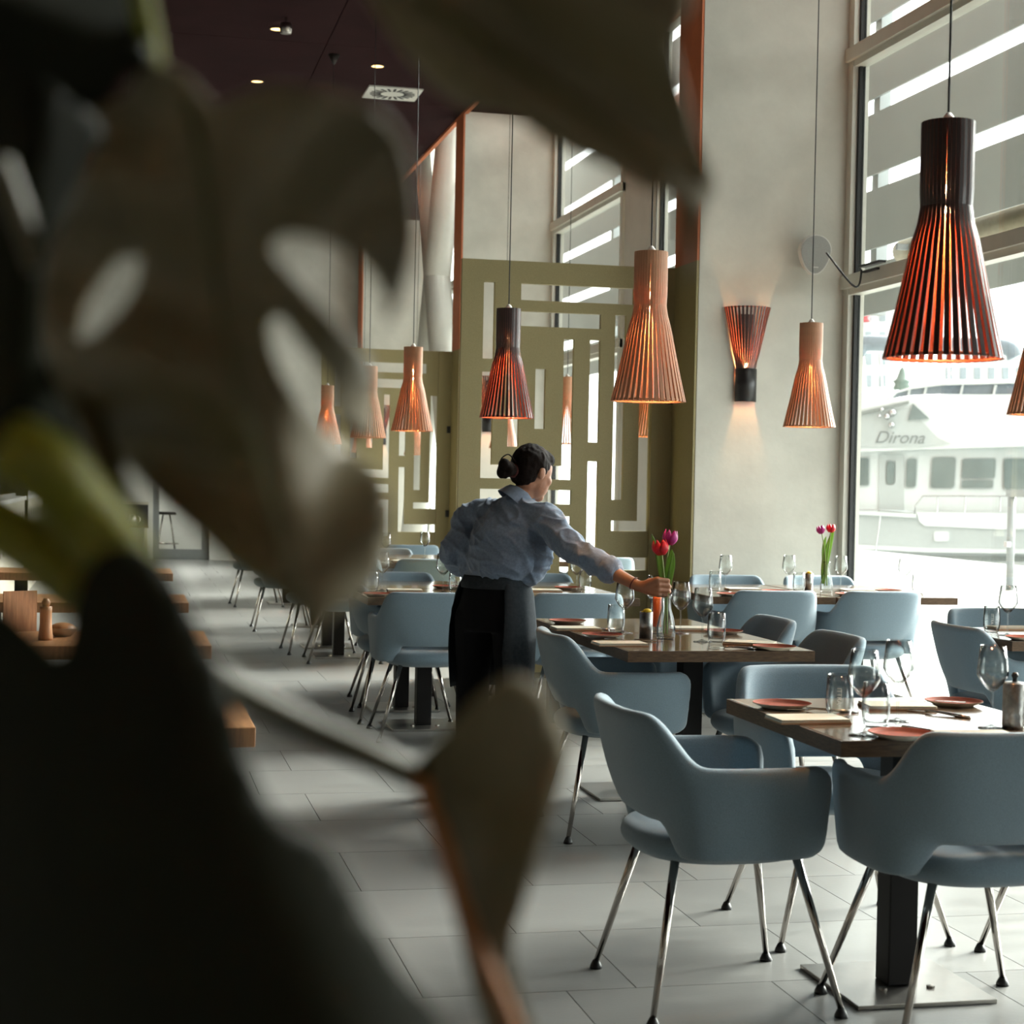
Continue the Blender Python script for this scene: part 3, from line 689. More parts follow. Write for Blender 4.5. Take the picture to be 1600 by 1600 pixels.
def chair_seat():
    bm = bmesh.new(); rings = []; n = 28; e = 2/2.6
    for z, s in ((0.380, 0.55), (0.383, 0.76), (0.397, 0.93), (0.420, 1.0), (0.445, 0.99), (0.464, 0.94), (0.474, 0.80), (0.470, 0.45)):
        ring = []
        for k in range(n):
            a = 2*PI*k/n; c, sn = math.cos(a), math.sin(a)
            ring.append(bm.verts.new((math.copysign(abs(c)**e, c)*0.238*s, math.copysign(abs(sn)**e, sn)*0.252*s - 0.004, z)))
        rings.append(ring)
    for a, b in zip(rings, rings[1:]):
        for k in range(n): bm.faces.new((a[k], a[(k+1) % n], b[(k+1) % n], b[k]))
    bm.faces.new(list(reversed(rings[0]))); bm.faces.new(rings[-1]); return bm
ch = empty('armchair')
sh = baked(mk('backrest', chair_shell(), 'fabric', ch), 1)
se = baked(mk('seat', chair_seat(), 'fabric_dark', ch), 1)
for sx in (-1, 1):
    for sy in (-1, 1):
        p0, p1 = Vector((sx*0.150, sy*0.165, 0.405)), Vector((sx*0.268, sy*0.255, 0.018))
        lg = mk('leg', tube(bmesh.new(), [p0, p1], [0.0125, 0.0085], 10), 'chrome', ch, True)
        mk('foot', lathe(bmesh.new(), [(0.0, 0.0), (0.018, 0.0), (0.017, 0.007), (0.009, 0.024), (0.0, 0.024)], 12, (p1.x, p1.y, 0)), 'rubber', lg, True)
CH = [(1.59, 4.42, -90, 'blue armchair nearest the viewer, standing at the left end of the nearest table'),
      (2.14, 4.10, 0, 'blue armchair with its back to the viewer, tucked under the nearest table at lower right'),
      (2.20, 5.02, 180, 'blue armchair facing the viewer across the nearest table'),
      (2.78, 4.42, 90, 'blue armchair at the right end of the nearest table, mostly out of the picture'),
      (1.95, 6.60, -90, 'blue armchair left of the tulip table, just behind the nearest armchair'),
      (2.56, 6.47, 90, 'blue armchair right of the tulip table, nearer of the two with dark inside backs'),
      (2.60, 7.28, 90, 'blue armchair right of the tulip table, farther of the two with dark inside backs'),
      (1.62, 9.17, 0, 'blue armchair seen from behind, just left of the waitress'),
      (2.40, 9.18, 0, 'pale blue armchair seen from behind, just right of the waitress apron'),
      (1.60, 9.86, -90, 'blue armchair at the left end of the table behind the waitress'),
      (1.70, 10.57, 180, 'blue armchair facing the viewer across the table left of the waitress'),
      (2.60, 10.57, 180, 'blue armchair facing the viewer, glimpsed under the waitress sleeve'),
      (1.66, 13.02, 0, 'blue armchair from behind at the fourth table, legs showing under the leaf tip'),
      (2.28, 13.02, 0, 'dark blue armchair seen from behind at the fourth table, beside the waitress elbow'),
      (1.55, 13.71, -90, 'blue armchair at the left end of the fourth table'),
      (2.2, 14.42, 180, 'blue armchair facing the viewer across the fourth table'),
      (1.45, 15.75, -90, 'blue armchair at the left end of the fifth table, left of the leaf tip'),
      (2.6, 15.8, 0, 'pale blue armchair seen from behind at the fifth table'),
      (1.45, 18.7, -90, 'blue armchair farthest down the aisle'),
      (2.4, 18.7, 0, 'pale blue armchair at the table in front of the far screen'),
      (3.65, 9.50, 0, 'blue armchair seen from behind at the window table, left of the pair'),
      (4.29, 9.50, 0, 'blue armchair seen from behind at the window table, right of the pair'),
      (3.90, 10.55, 180, 'blue armchair facing the viewer at the window table, against the concrete wall'),
      (4.57, 10.55, 180, 'blue armchair facing the viewer at the window table, behind the tulips'),
      (3.86, 6.95, -90, 'dark blue armchair at the left end of the table cut by the right edge'),
      (4.26, 7.62, 180, 'pale blue armchair facing the viewer at the table cut by the right edge'),
      (3.15, 13.6, 0, 'pale blue armchair glimpsed through the lower slot of the screen, left'),
      (3.8, 13.6, 0, 'pale blue armchair glimpsed through the lower slot of the screen, right')]
for i, (x, y, a, lab) in enumerate(CH):
    if i == 0: o = ch; o.location = (x, y, 0); o.rotation_euler = (0, 0, math.radians(a))
    else: o = dup(ch, (x, y, 0), math.radians(a+random.uniform(-2.5, 2.5)))
    tag(o, lab, 'chair', 'blue upholstered armchairs')

# ------------------------------------------------------------------ tables
TZ = 0.745
def make_table(wx, wy, th=0.042):
    t = empty('dining_table')
    tp = mk('table_top', bx(-wx/2+0.006, wx/2-0.006, -wy/2+0.006, wy/2-0.006, TZ-th+0.002, TZ, 0.003), 'table_wood', t)
    for x0, x1, y0, y1 in ((-wx/2, wx/2, -wy/2, -wy/2+0.006), (-wx/2, wx/2, wy/2-0.006, wy/2), (-wx/2, -wx/2+0.006, -wy/2+0.006, wy/2-0.006), (wx/2-0.006, wx/2, -wy/2+0.006, wy/2-0.006)):
        mk('edge_band', bx(x0, x1, y0, y1, TZ-th, TZ-0.0015), 'edge_wood', tp)
    mk('post', bx(-0.042, 0.042, -0.042, 0.042, 0.012, TZ-th, 0.004), 'black_post', t)
    mk('bracket', bx(-0.16, 0.16, -0.16, 0.16, TZ-th-0.012, TZ-th), 'black_post', t)
    bp = mk('base_plate', bx(-0.20, 0.20, -0.20, 0.20, 0.0, 0.012, 0.002), 'steel_plate', t)
    mk('bolt', lathe(bmesh.new(), [(0.0, 0.012), (0.012, 0.012), (0.012, 0.018), (0.0, 0.02)], 8, (0.07, -0.07, 0)), 'steel_plate', bp)
    mk('bolt', lathe(bmesh.new(), [(0.0, 0.012), (0.012, 0.012), (0.012, 0.018), (0.0, 0.02)], 8, (-0.07, -0.07, 0)), 'steel_plate', bp)
    return t
def make_left_table():
    t = empty('bench_table')
    mk('table_top', bx(-1.1, 0, 0, 0.62, TZ-0.05, TZ, 0.004), 'bench_wood', t)
    for x in (-0.95, -0.25): mk('post', bx(x-0.04, x+0.04, 0.27, 0.35, 0.012, TZ-0.05), 'black_post', t); mk('base_plate', bx(x-0.18, x+0.18, 0.11, 0.51, 0, 0.012), 'black_post', t)
    return t
TB = [('a', 2.112, 4.395, 'glossy wooden table nearest the viewer at the right'),
      ('b', 2.245, 6.60, 'glossy wooden table with the tulip vase, near half of the pair'),
      ('b', 2.245, 7.37, 'glossy wooden table beside the waitress, far half of the pair'),
      ('b', 1.67, 9.50, 'wooden table behind the waitress, front left of the block of four'),
      ('b', 2.43, 9.50, 'wooden table behind the waitress, front right of the block of four'),
      ('b', 1.67, 10.27, 'wooden table behind the waitress, back left of the block of four'),
      ('b', 2.43, 10.27, 'wooden table behind the waitress, back right of the block of four'),
      ('b', 1.67, 13.33, 'wooden table fourth down the aisle, front left of its block'),
      ('b', 2.43, 13.33, 'wooden table fourth down the aisle, front right of its block'),
      ('b', 1.67, 14.10, 'wooden table fourth down the aisle, back left of its block'),
      ('b', 2.43, 14.10, 'wooden table fourth down the aisle, back right of its block'),
      ('c', 1.80, 16.1, 'wooden table fifth in the row'), ('c', 1.80, 19.0, 'wooden table in front of the far screen'),
      ('c', 3.67, 9.92, 'wooden table under the wall lamp, left of the window pair'),
      ('c', 4.44, 9.92, 'wooden table in front of the yacht window, right of the window pair'),
      ('d', 4.265, 6.95, 'wooden table cut by the right edge of the picture'),
      ('c', 3.45, 14.05, 'wooden table glimpsed behind the screen')]
tp_ = {}
dims = {'a': (0.72, 0.83), 'b': (0.75, 0.765), 'c': (0.755, 1.2), 'd': (1.2, 0.70)}
for k, x, y, lab in TB:
    if k not in tp_: o = make_table(*dims[k]); tp_[k] = o; o.location = (x, y, 0)
    else: o = dup(tp_[k], (x, y, 0), 0)
    tag(o, lab, 'table', 'wooden dining tables')
lt = make_left_table(); lt.location = (0.34, 4.33, 0)
tag(lt, 'wooden table end at the left, nearest, above the stem', 'table', 'wooden tables along the left')
for y, lab in ((6.45, 'wooden table at the left, second, behind the dark leaf'), (8.64, 'wooden table end at the left, third down the aisle'), (11.25, 'wooden table end at the left, farthest, near the glass door')):
    tag(dup(lt, (0.34, y, 0), 0), lab, 'table', 'wooden tables along the left')

# ------------------------------------------------------------------ table ware
def wine_glass():
    t = empty('wine_glass')
    mk('bowl', lathe(bmesh.new(), [(0.004, 0.098), (0.014, 0.104), (0.030, 0.122), (0.0415, 0.142), (0.0405, 0.160), (0.0335, 0.219), (0.0325, 0.219), (0.0393, 0.160), (0.0403, 0.142), (0.029, 0.1235), (0.013, 0.107), (0.0, 0.1035)], 28), 'clear_glass', t, True)
    mk('stem', lathe(bmesh.new(), [(0.0038, 0.008), (0.0032, 0.03), (0.0032, 0.085), (0.0042, 0.099)], 12), 'clear_glass', t, True)
    mk('foot', lathe(bmesh.new(), [(0.0, 0.0), (0.036, 0.0), (0.036, 0.002), (0.02, 0.004), (0.004, 0.010)], 28), 'clear_glass', t, True)
    return t
def tumbler():
    t = empty('water_tumbler')
    mk('body', lathe(bmesh.new(), [(0.0, 0.0), (0.026, 0.0), (0.031, 0.006), (0.0365, 0.03), (0.0375, 0.055), (0.034, 0.118), (0.0325, 0.118), (0.0358, 0.055), (0.0345, 0.03), (0.028, 0.013), (0.0, 0.011)], 28), 'clear_glass', t, True)
    return t
def plate():
    t = empty('side_plate')
    mk('underside', lathe(bmesh.new(), [(0.0, 0.0), (0.055, 0.0), (0.060, 0.003), (0.083, 0.013), (0.0838, 0.0155)], 40), 'stoneware', t, True)
    mk('glazed_top', lathe(bmesh.new(), [(0.083, 0.0158), (0.080, 0.0155), (0.074, 0.009), (0.058, 0.0062), (0.0, 0.006)], 40), 'terracotta', t, True)
    return t
def napkin():
    t = empty('napkin')
    for z, s, mt in ((0.0, 1.0, 'linen_edge'), (0.004, 0.985, 'linen'), (0.0085, 0.975, 'linen')):
        mk('fold', bx(-0.062*s, 0.062*s, -0.10*s, 0.10*s, z, z+0.004, 0.0015), mt, t)
    return t
def knife():
    t = empty('table_knife')
    mk('handle', bx(-0.006, 0.006, -0.105, -0.015, 0.001, 0.008, 0.0025), 'cutlery', t)
    mk('blade', prism(bmesh.new(), [Vector(p) for p in ((-0.007, -0.015, 0.003), (0.006, -0.015, 0.003), (0.008, 0.02, 0.003), (0.006, 0.08, 0.003), (-0.004, 0.105, 0.003), (-0.007, 0.09, 0.003))], Vector((0, 0, 0.0018))), 'cutlery', t)
    return t
def fork():
    t = empty('table_fork')
    mk('handle', tube(bmesh.new(), [(0, -0.10, 0.003), (0, -0.05, 0.005), (0, 0.02, 0.008), (0, 0.045, 0.006)], [0.006, 0.005, 0.003, 0.005], 8), 'cutlery', t, True)
    mk('head', prism(bmesh.new(), [Vector(p) for p in ((-0.005, 0.042, 0.004), (0.005, 0.042, 0.004), (0.011, 0.06, 0.003), (-0.011, 0.06, 0.003))], Vector((0, 0, 0.002))), 'cutlery', t)
    for k in range(4): mk('tine', bx(-0.011+k*0.0064, -0.0078+k*0.0064, 0.058, 0.100, 0.003, 0.005), 'cutlery', t)
    return t
protos_w = dict(wine=wine_glass(), tumbler=tumbler(), plate=plate(), napkin=napkin(), knife=knife(), fork=fork())
first = set()
CATS = dict(wine='glass', tumbler='glass', plate='plate', napkin='napkin', knife='knife', fork='fork')
GRP = dict(wine='wine glasses on the tables', tumbler='water tumblers on the tables', plate='terracotta side plates', napkin='folded beige napkins', knife='table knives', fork='table forks')
def put(kind, x, y, lab, rz=0.0, z=TZ, scale=None):
    if kind not in first: o = protos_w[kind]; first.add(kind); o.location = (x, y, z); o.rotation_euler = (0, 0, rz)
    else: o = dup(protos_w[kind], (x, y, z), rz)
    o.scale = scale or (1, 1, 1)
    return tag(o, lab, CATS[kind], GRP[kind])
def putp(kind, px, py, lab, rz=0.0, dx=0, dy=0):
    q = az(px, py, TZ); return put(kind, q.x+dx, q.y+dy, lab, rz)
def etched(t, body, ang, flip):
    """small white lettering up the wall of a tumbler"""
    r = 0.0378
    M = Matrix.Rotation(ang, 4, 'Z') @ Matrix.Translation((r, 0, 0.062)) @ Matrix(((0, 0, 1), (0, 1, 0), (-1, 0, 0))).to_4x4()
    M = Matrix.Rotation(ang, 4, 'Z') @ Matrix.Translation((r, 0, 0.062)) @ Matrix(((0, 0, 1), (0, 1, 0), (-1, 0, 0))).inverted().to_4x4() if flip else M
    return text_mesh('lettering', body, 0.017, 'etched', M, t, 0, 0.0002)
T1 = 'the nearest table'; T2 = 'the tulip table'; R2 = 'the window table'; T3 = 'the table behind the waitress'
# nearest table
putp('plate', 1222, 1106, 'terracotta plate at the far left corner of ' + T1)
putp('napkin', 1262, 1127, 'beige napkin at the left edge of ' + T1 + ', beside the left plate', math.radians(90))
putp('fork', 1285, 1112, 'fork beside the left napkin on ' + T1, math.radians(68))
tu1 = putp('tumbler', 1311, 1121, 'lettered water tumbler standing left on ' + T1)
putp('wine', 1348, 1150, 'tall wine glass standing left on ' + T1 + ', behind the front plate')
putp('tumbler', 1368, 1136, 'plain water tumbler standing between the two left wine glasses on ' + T1)
putp('wine', 1402, 1127, 'wine glass in the middle of ' + T1 + ', right of the plain tumbler')
putp('plate', 1400, 1150, 'terracotta plate at the front edge of ' + T1, dy=-0.03)
putp('fork', 1432, 1142, 'fork right of the front plate on ' + T1, math.radians(28))
putp('knife', 1462, 1151, 'knife left of the front napkin on ' + T1, math.radians(40))
putp('napkin', 1525, 1153, 'beige napkin at the front edge of ' + T1 + ', behind the chair back', math.radians(85))
putp('plate', 1490, 1102, 'terracotta plate at the far side of ' + T1)
putp('fork', 1468, 1117, 'fork in front of the far plate on ' + T1, math.radians(30))
putp('knife', 1452, 1098, 'knife beside the far plate on ' + T1, math.radians(60))
putp('napkin', 1402, 1106, 'beige napkin at the far side of ' + T1 + ', behind the glasses', math.radians(82))
putp('wine', 1549, 1138, 'wine glass standing right on ' + T1 + ', beside the steel flask')
# tulip table
putp('plate', 871, 973, 'terracotta plate at the far left corner of ' + T2, dx=0.04, dy=-0.03)
putp('napkin', 892, 984, 'beige napkin beside the far left plate on ' + T2, math.radians(90), dx=0.02)
putp('plate', 941, 996, 'terracotta plate at the left edge of ' + T2 + ', nearer one')
putp('napkin', 968, 1008, 'beige napkin at the left edge of ' + T2 + ', nearer one', math.radians(90))
putp('fork', 925, 984, 'fork beside the far left napkin on ' + T2, math.radians(65))
putp('knife', 985, 1001, 'knife beside the nearer napkin on ' + T2, math.radians(65))
putp('tumbler', 962, 988, 'water tumbler at the left of ' + T2)
putp('wine', 975, 989, 'wine glass under the waitress cuff on ' + T2)
putp('wine', 1022, 975, 'wine glass under the waitress hand on ' + T2 + ', behind the orange candle')
putp('wine', 1063, 990, 'wine glass just right of the tulip vase on ' + T2)
putp('wine', 1097, 1003, 'wine glass at the right of ' + T2 + ', beside the tumbler')
putp('tumbler', 1108, 1003, 'water tumbler at the right of ' + T2, dx=0.03)
putp('napkin', 1085, 984, 'beige napkin at the right edge of ' + T2 + ', farther one', math.radians(85))
putp('plate', 1130, 990, 'terracotta plate at the right edge of ' + T2 + ', farther one')
putp('napkin', 1172, 1007, 'beige napkin at the right edge of ' + T2 + ', nearer one', math.radians(60))
putp('fork', 1148, 1014, 'fork left of the nearer right napkin on ' + T2, math.radians(75))
putp('plate', 1210, 1015, 'terracotta plate at the near right corner of ' + T2)
# window table
putp('wine', 1133, 925, 'wine glass at the left of ' + R2 + ', against the concrete wall')
putp('tumbler', 1117, 923, 'water tumbler at the left of ' + R2)
putp('napkin', 1160, 922, 'beige napkin at the left of ' + R2, math.radians(85))
putp('plate', 1142, 931, 'terracotta plate at the left front of ' + R2)
putp('plate', 1212, 926, 'terracotta plate in the middle of ' + R2 + ', left of the tulips')
putp('wine', 1232, 924, 'wine glass left of the tulips on ' + R2)
putp('tumbler', 1248, 925, 'water tumbler left of the tin on ' + R2)
putp('wine', 1313, 925, 'wine glass right of the tulips on ' + R2)
putp('plate', 1327, 931, 'terracotta plate right of the tulips on ' + R2)
putp('napkin', 1340, 924, 'beige napkin right of the tulips on ' + R2, math.radians(85))
putp('plate', 1388, 925, 'terracotta plate at the right of ' + R2 + ', behind the chair back')
putp('wine', 1413, 926, 'wine glass at the right of ' + R2 + ', in front of the yacht hull')
putp('tumbler', 1434, 927, 'water tumbler at the right of ' + R2 + ', in front of the yacht hull')
# table at the right edge
RE = 'the table cut by the right edge'
tu3 = putp('tumbler', 1549, 988, 'lettered water tumbler on ' + RE)
putp('wine', 1574, 993, 'wine glass on ' + RE)
putp('napkin', 1580, 983, 'beige napkin on ' + RE, math.radians(85))
putp('plate', 1592, 1000, 'terracotta plate on ' + RE, dx=0.03)
# table behind the waitress
putp('plate', 590, 931, 'terracotta plate at the left end of ' + T3)
tu0 = putp('tumbler', 585, 926, 'water tumbler at the left of ' + T3, dy=0.1)
putp('wine', 601, 925, 'wine glass at the left of ' + T3, dy=0.1)
putp('napkin', 632, 924, 'beige napkin at the left of ' + T3, math.radians(85))
putp('wine', 692, 926, 'wine glass left of the waitress on ' + T3)
tu2 = putp('tumbler', 711, 926, 'lettered water tumbler by the waitress hip on ' + T3)
putp('plate', 697, 919, 'terracotta plate left of the waitress on ' + T3)
putp('plate', 888, 921, 'terracotta plate under the waitress sleeve on ' + T3)
putp('wine', 901, 925, 'wine glass under the waitress sleeve on ' + T3)
putp('napkin', 850, 924, 'beige napkin under the waitress arm on ' + T3, math.radians(85))
putp('tumbler', 914, 922, 'water tumbler under the waitress sleeve on ' + T3)
T4 = 'the fourth table'
for kind, x, y, lab in (('wine', 1.9, 13.15, 'wine glass on ' + T4 + ', front left'), ('wine', 2.02, 13.3, 'wine glass on ' + T4 + ', second from left'), ('wine', 2.4, 13.7, 'wine glass on ' + T4 + ', by the waitress elbow'),
                        ('tumbler', 1.95, 13.4, 'water tumbler on ' + T4 + ', left'), ('napkin', 2.15, 13.15, 'beige napkin on ' + T4), ('plate', 1.75, 13.2, 'terracotta plate on ' + T4), ('wine', 2.6, 13.6, 'wine glass on ' + T4 + ', right'),
                        ('wine', 1.95, 16.2, 'wine glass on the fifth table, left'), ('wine', 2.1, 16.0, 'wine glass on the fifth table, right'), ('tumbler', 1.75, 16.0, 'water tumbler on the fifth table'),
                        ('wine', 2.05, 18.8, 'wine glass on the table in front of the far screen')):
    put(kind, x, y, lab, PI/2 if kind == 'napkin' else 0)
for t_, a in ((tu1, 190), (tu2, 200), (tu3, 190)):
    etched(t_, 'ITTRA', math.radians(a+55), False)
# small tins with yellow petals, candle, vases, flask
def tin(px, py, lab, r=0.027, h=0.105):
    q = az(px, py, TZ); t = empty('flower_tin', (q.x, q.y, TZ)); tag(t, lab, 'tin', 'small metal tins with yellow flowers')
    mk('can', lathe(bmesh.new(), [(0.0, 0.0), (r, 0.0), (r, h), (r-0.002, h), (r-0.002, h-0.02), (0.0, h-0.02)], 24), 'tin', t, True)
    mk('blossom', ellipsoid(ellipsoid(bmesh.new(), (0.004, 0, h+0.004), (0.018, 0.014, 0.010)), (-0.01, 0.004, h-0.002), (0.013, 0.010, 0.006)), 'yellow_petal', t, True)
    return t
tin(1009, 996, 'grey metal tin with a yellow blossom left of the tulip vase')
tin(1263, 923, 'grey metal tin with a yellow blossom on the window table')
tin(727, 920, 'metal tin with a yellow blossom half hidden behind the waitress')
q = az(1026, 990, TZ); cd = empty('candle_holder', (q.x, q.y, TZ)); tag(cd, 'orange candle in a clear glass in front of the tulip vase', 'candle')
mk('glass', lathe(bmesh.new(), [(0.0, 0.0), (0.028, 0.0), (0.030, 0.01), (0.030, 0.15), (0.0285, 0.15), (0.0285, 0.012), (0.0, 0.01)], 24), 'clear_glass', cd, True)
mk('candle', lathe(bmesh.new(), [(0.0, 0.03), (0.018, 0.03), (0.018, 0.155), (0.0, 0.16)], 18), 'orange_wax', cd, True)
q = az(1584, 1138, TZ); fl = empty('steel_flask', (q.x, q.y, TZ)); tag(fl, 'ribbed glass pepper mill with black knob on the nearest table', 'mill')
mk('body', lathe(bmesh.new(), [(0.0, 0.0), (0.030, 0.0), (0.031, 0.01), (0.0305, 0.118), (0.024, 0.123), (0.0, 0.124)], 28), 'tin', fl, True)
mk('knob', lathe(bmesh.new(), [(0.0, 0.122), (0.007, 0.122), (0.006, 0.132), (0.010, 0.140), (0.006, 0.148), (0.0, 0.149)], 16), 'rubber', fl, True)
fl.name = 'pepper_mill'
def tulip_head(bm, c, ax_, r, h, n=6):
    ax_ = Vector(ax_).normalized(); u = ax_.orthogonal().normalized(); v = ax_.cross(u)
    for k in range(n):
        a0 = 2*PI*k/n; off = 0.92 if k % 2 else 1.05; rows = []
        for i in range(7):
            t = i/6; rr = r*off*(0.25+0.95*math.sin(min(1, t*1.25+0.12)*PI*0.55)-0.42*t*t); wd = 1.0*math.sin(PI*(0.28+0.62*t))
            row = []
            for j in range(5):
                a = a0+(j-2)/2*wd*0.75; bul = 1.0-0.05*abs(j-2)
                row.append(bm.verts.new(Vector(c)+ax_*(h*t*(1.0+0.06*(2-abs(j-2))*t)) + (u*math.cos(a)+v*math.sin(a))*rr*bul))
            rows.append(row)
        for A, Bq in zip(rows, rows[1:]):
            for j in range(4): bm.faces.new((A[j], A[j+1], Bq[j+1], Bq[j]))
    return bm
def blade_leaf(bm, pts, width, normal):
    pts = smoothpath(pts, 5); n = len(pts); rows = []
    for i, p in enumerate(pts):
        d = (pts[min(i+1, n-1)]-pts[max(i-1, 0)]).normalized(); s = d.cross(Vector(normal)).normalized(); nn = s.cross(d)
        t = i/(n-1); w_ = width*math.sin(PI*min(1, 0.12+0.88*t))**0.8*(1 if t < 0.98 else 0.1)
        rows.append([bm.verts.new(p+s*w_*k+nn*(-0.25*w_*(1-k*k))) for k in (-1, -0.4, 0.4, 1)])
    for a, b in zip(rows, rows[1:]):
        for k in range(3): bm.faces.new((a[k], a[k+1], b[k+1], b[k]))
    return bm
def vase(base, lab, lab2, stems, leaves, hand=False):
    t = empty('flower_vase', base); tag(t, lab, 'vase', 'clear glass vases')
    mk('bottle', lathe(bmesh.new(), [(0.0, 0.0), (0.034, 0.0), (0.038, 0.008), (0.038, 0.05), (0.030, 0.09), (0.019, 0.125), (0.018, 0.165), (0.022, 0.185), (0.0205, 0.185), (0.0165, 0.165), (0.0175, 0.125), (0.0285, 0.09), (0.0365, 0.05), (0.0365, 0.012), (0.0, 0.01)], 28), 'clear_glass', t, True)
    for path, mt, r, h, lb in stems:
        f = empty('tulip', base); tag(f, lb, 'flower', 'tulips in vases')
        pp = smoothpath(path, 6); st = mk('stem', tube(bmesh.new(), pp, 0.0034, 8), 'tulip_stem', f, True)
        hd = mk('blossom', tulip_head(bmesh.new(), pp[-1]-Vector((0, 0, 0.004)), pp[-1]-pp[-3], r, h), mt, f, True); hd.modifiers.new('s', 'SOLIDIFY').thickness = 0.0012
        for lp, wd, nm in leaves.get(mt, ()):
            lf = mk('leaf', blade_leaf(bmesh.new(), lp, wd, nm), 'tulip_leaf', f, True); lf.modifiers.new('s', 'SOLIDIFY').thickness = 0.0008
    return t
DV = 7.03
vb = ad(1040, 1000, DV); vb.z = TZ
def lv(px, py, dd=0): return ad(px, py, DV+dd)-vb
nrm = -fwd
vase(vb, 'clear glass vase under the waitress hand', '', 
     [([lv(1037, 990), lv(1040, 930), lv(1037, 893), lv(1034, 866)], 'tulip_red', 0.034, 0.058, 'red tulip above the waitress hand'),
      ([lv(1042, 990), lv(1042, 930), lv(1040, 893, 0.02), lv(1046, 850, 0.02)], 'tulip_purple', 0.031, 0.056, 'purple pink tulip above the waitress hand, behind the red one')],
     {'tulip_red': [([lv(1039, 930), lv(1033, 890), lv(1028, 865), lv(1018, 834)], 0.014, nrm), ([lv(1041, 935), lv(1047, 900), lv(1051, 880, -0.01), lv(1052, 862, -0.01)], 0.013, nrm)],
      'tulip_purple': [([lv(1041, 930, .01), lv(1042, 905, .01), lv(1047, 875, .01), lv(1050, 858, .01)], 0.015, nrm)]})
DV = (az(1291, 925, TZ)-CPOS).dot(fwd); vb2 = az(1291, 925, TZ); vb = vb2
vase(vb2, 'clear glass vase on the window table', '', 
     [([lv(1288, 915), lv(1290, 880), lv(1287, 850), lv(1284, 833)], 'tulip_purple', 0.026, 0.046, 'purple tulip on the window table, left of the pair'),
      ([lv(1292, 915), lv(1292, 880), lv(1296, 850), lv(1298, 831)], 'tulip_red', 0.028, 0.046, 'red tulip on the window table, right of the pair')],
     {'tulip_red': [([lv(1286, 912), lv(1289, 880), lv(1296, 850), lv(1303, 826)], 0.022, nrm), ([lv(1289, 900), lv(1287, 870), lv(1288, 850), lv(1291, 838)], 0.012, nrm)]})

# ------------------------------------------------------------------ things on the left tables, bar wall
def on_left(px, py): return az(px, py, TZ)
q = on_left(71, 1000); pmill = empty('pepper_mill', (q.x, q.y, TZ)); tag(pmill, 'turned wooden pepper mill on the left table, lit orange', 'mill')
mk('body', lathe(bmesh.new(), [(0.0, 0.0), (0.026, 0.0), (0.027, 0.01), (0.022, 0.06), (0.022, 0.11), (0.024, 0.125), (0.0, 0.126)], 24), 'bench_wood', pmill, True)
mk('knob', lathe(bmesh.new(), [(0.0, 0.125), (0.012, 0.126), (0.017, 0.14), (0.010, 0.155), (0.0, 0.158)], 20), 'bench_wood', pmill, True)
q = on_left(98, 994); bw = empty('serving_bowl', (q.x, q.y, TZ)); tag(bw, 'small bowl beside the pepper mill on the left table', 'bowl')
mk('bowl', lathe(bmesh.new(), [(0.0, 0.0), (0.03, 0.0), (0.06, 0.03), (0.062, 0.034), (0.058, 0.031), (0.028, 0.004), (0.0, 0.004)], 28), 'stoneware', bw, True)
mk('filling', ellipsoid(bmesh.new(), (0, 0, 0.028), (0.05, 0.05, 0.025)), 'bench_wood', bw, True)
q = on_left(36, 990); mn = empty('menu_card', (q.x, q.y+0.1, TZ)); mn.rotation_euler = (0, 0, 0.5); tag(mn, 'standing orange menu card beside the pepper mill', 'menu')
mk('card', bx(-0.09, 0.05, -0.003, 0.003, 0.0, 0.16), 'bench_wood', mn); mk('easel_leg', bx(-0.02, 0.02, 0.003, 0.05, 0.0, 0.005), 'bench_wood', mn)
q = az(120, 880, TZ); mc = empty('menu_card', (q.x-0.12, 11.45, TZ)); mc.rotation_euler = (-0.3, 0, 0.3); tag(mc, 'white menu card leaning on the farthest left table', 'menu')
mk('card', bx(-0.13, 0.13, -0.002, 0.002, 0.0, 0.19), 'paper', mc); mk('easel_leg', bx(-0.03, 0.03, 0.002, 0.02, 0.0, 0.004), 'paper', mc)
for k, (px, lab, mt) in enumerate(((117, 'small yellow candle glass on the farthest left table', 'yellow_petal'), (128, 'small orange candle glass on the farthest left table', 'orange_wax'))):
    q = az(px, 884, TZ); c = empty('tea_light', (q.x, q.y, TZ)); tag(c, lab, 'candle')
    mk('cup', lathe(bmesh.new(), [(0.0, 0.0), (0.03, 0.0), (0.034, 0.07), (0.032, 0.07), (0.028, 0.01), (0.0, 0.01)], 20), 'clear_glass', c, True)
    mk('wax', lathe(bmesh.new(), [(0.0, 0.012), (0.026, 0.012), (0.03, 0.055), (0.0, 0.05)], 18), mt, c, True)
dv = empty('shelf_divider', (-1.02, 13.0, 0)); tag(dv, 'low cream divider with dark slots and posts along the left side', 'divider')
mk('body', bx(-0.25, 0.0, 0, 15.5, 0.0, 1.08), 'shelf_cream', dv)
mk('top', bx(-0.28, 0.02, 0, 15.5, 1.08, 1.12), 'white_metal', dv)
sl = None
for i in range(30):
    for j in range(2):
        if sl is None: sl = mk('slot', bx(-0.002, 0.004, 0.0, 0.16, 0.0, 0.09), 'shelf_dark', dv); o = sl
        else: o = share(sl, dv)
        o.location = (0.0, 0.25+i*0.5, 0.86-j*0.25)
for y in (2.2, 6.9, 11.6): mk('post', bx(-0.1, 0.03, y-0.06, y+0.06, 0.0, CEIL), 'shelf_dark', dv)
bb = empty('bar_shelf', (-1.75, 18.5, 0)); tag(bb, 'dark tall bar shelf at the far left', 'shelf')
mk('back_panel', bx(-0.06, 0.0, 0, 9.5, 1.12, 3.4), 'shelf_dark', bb)
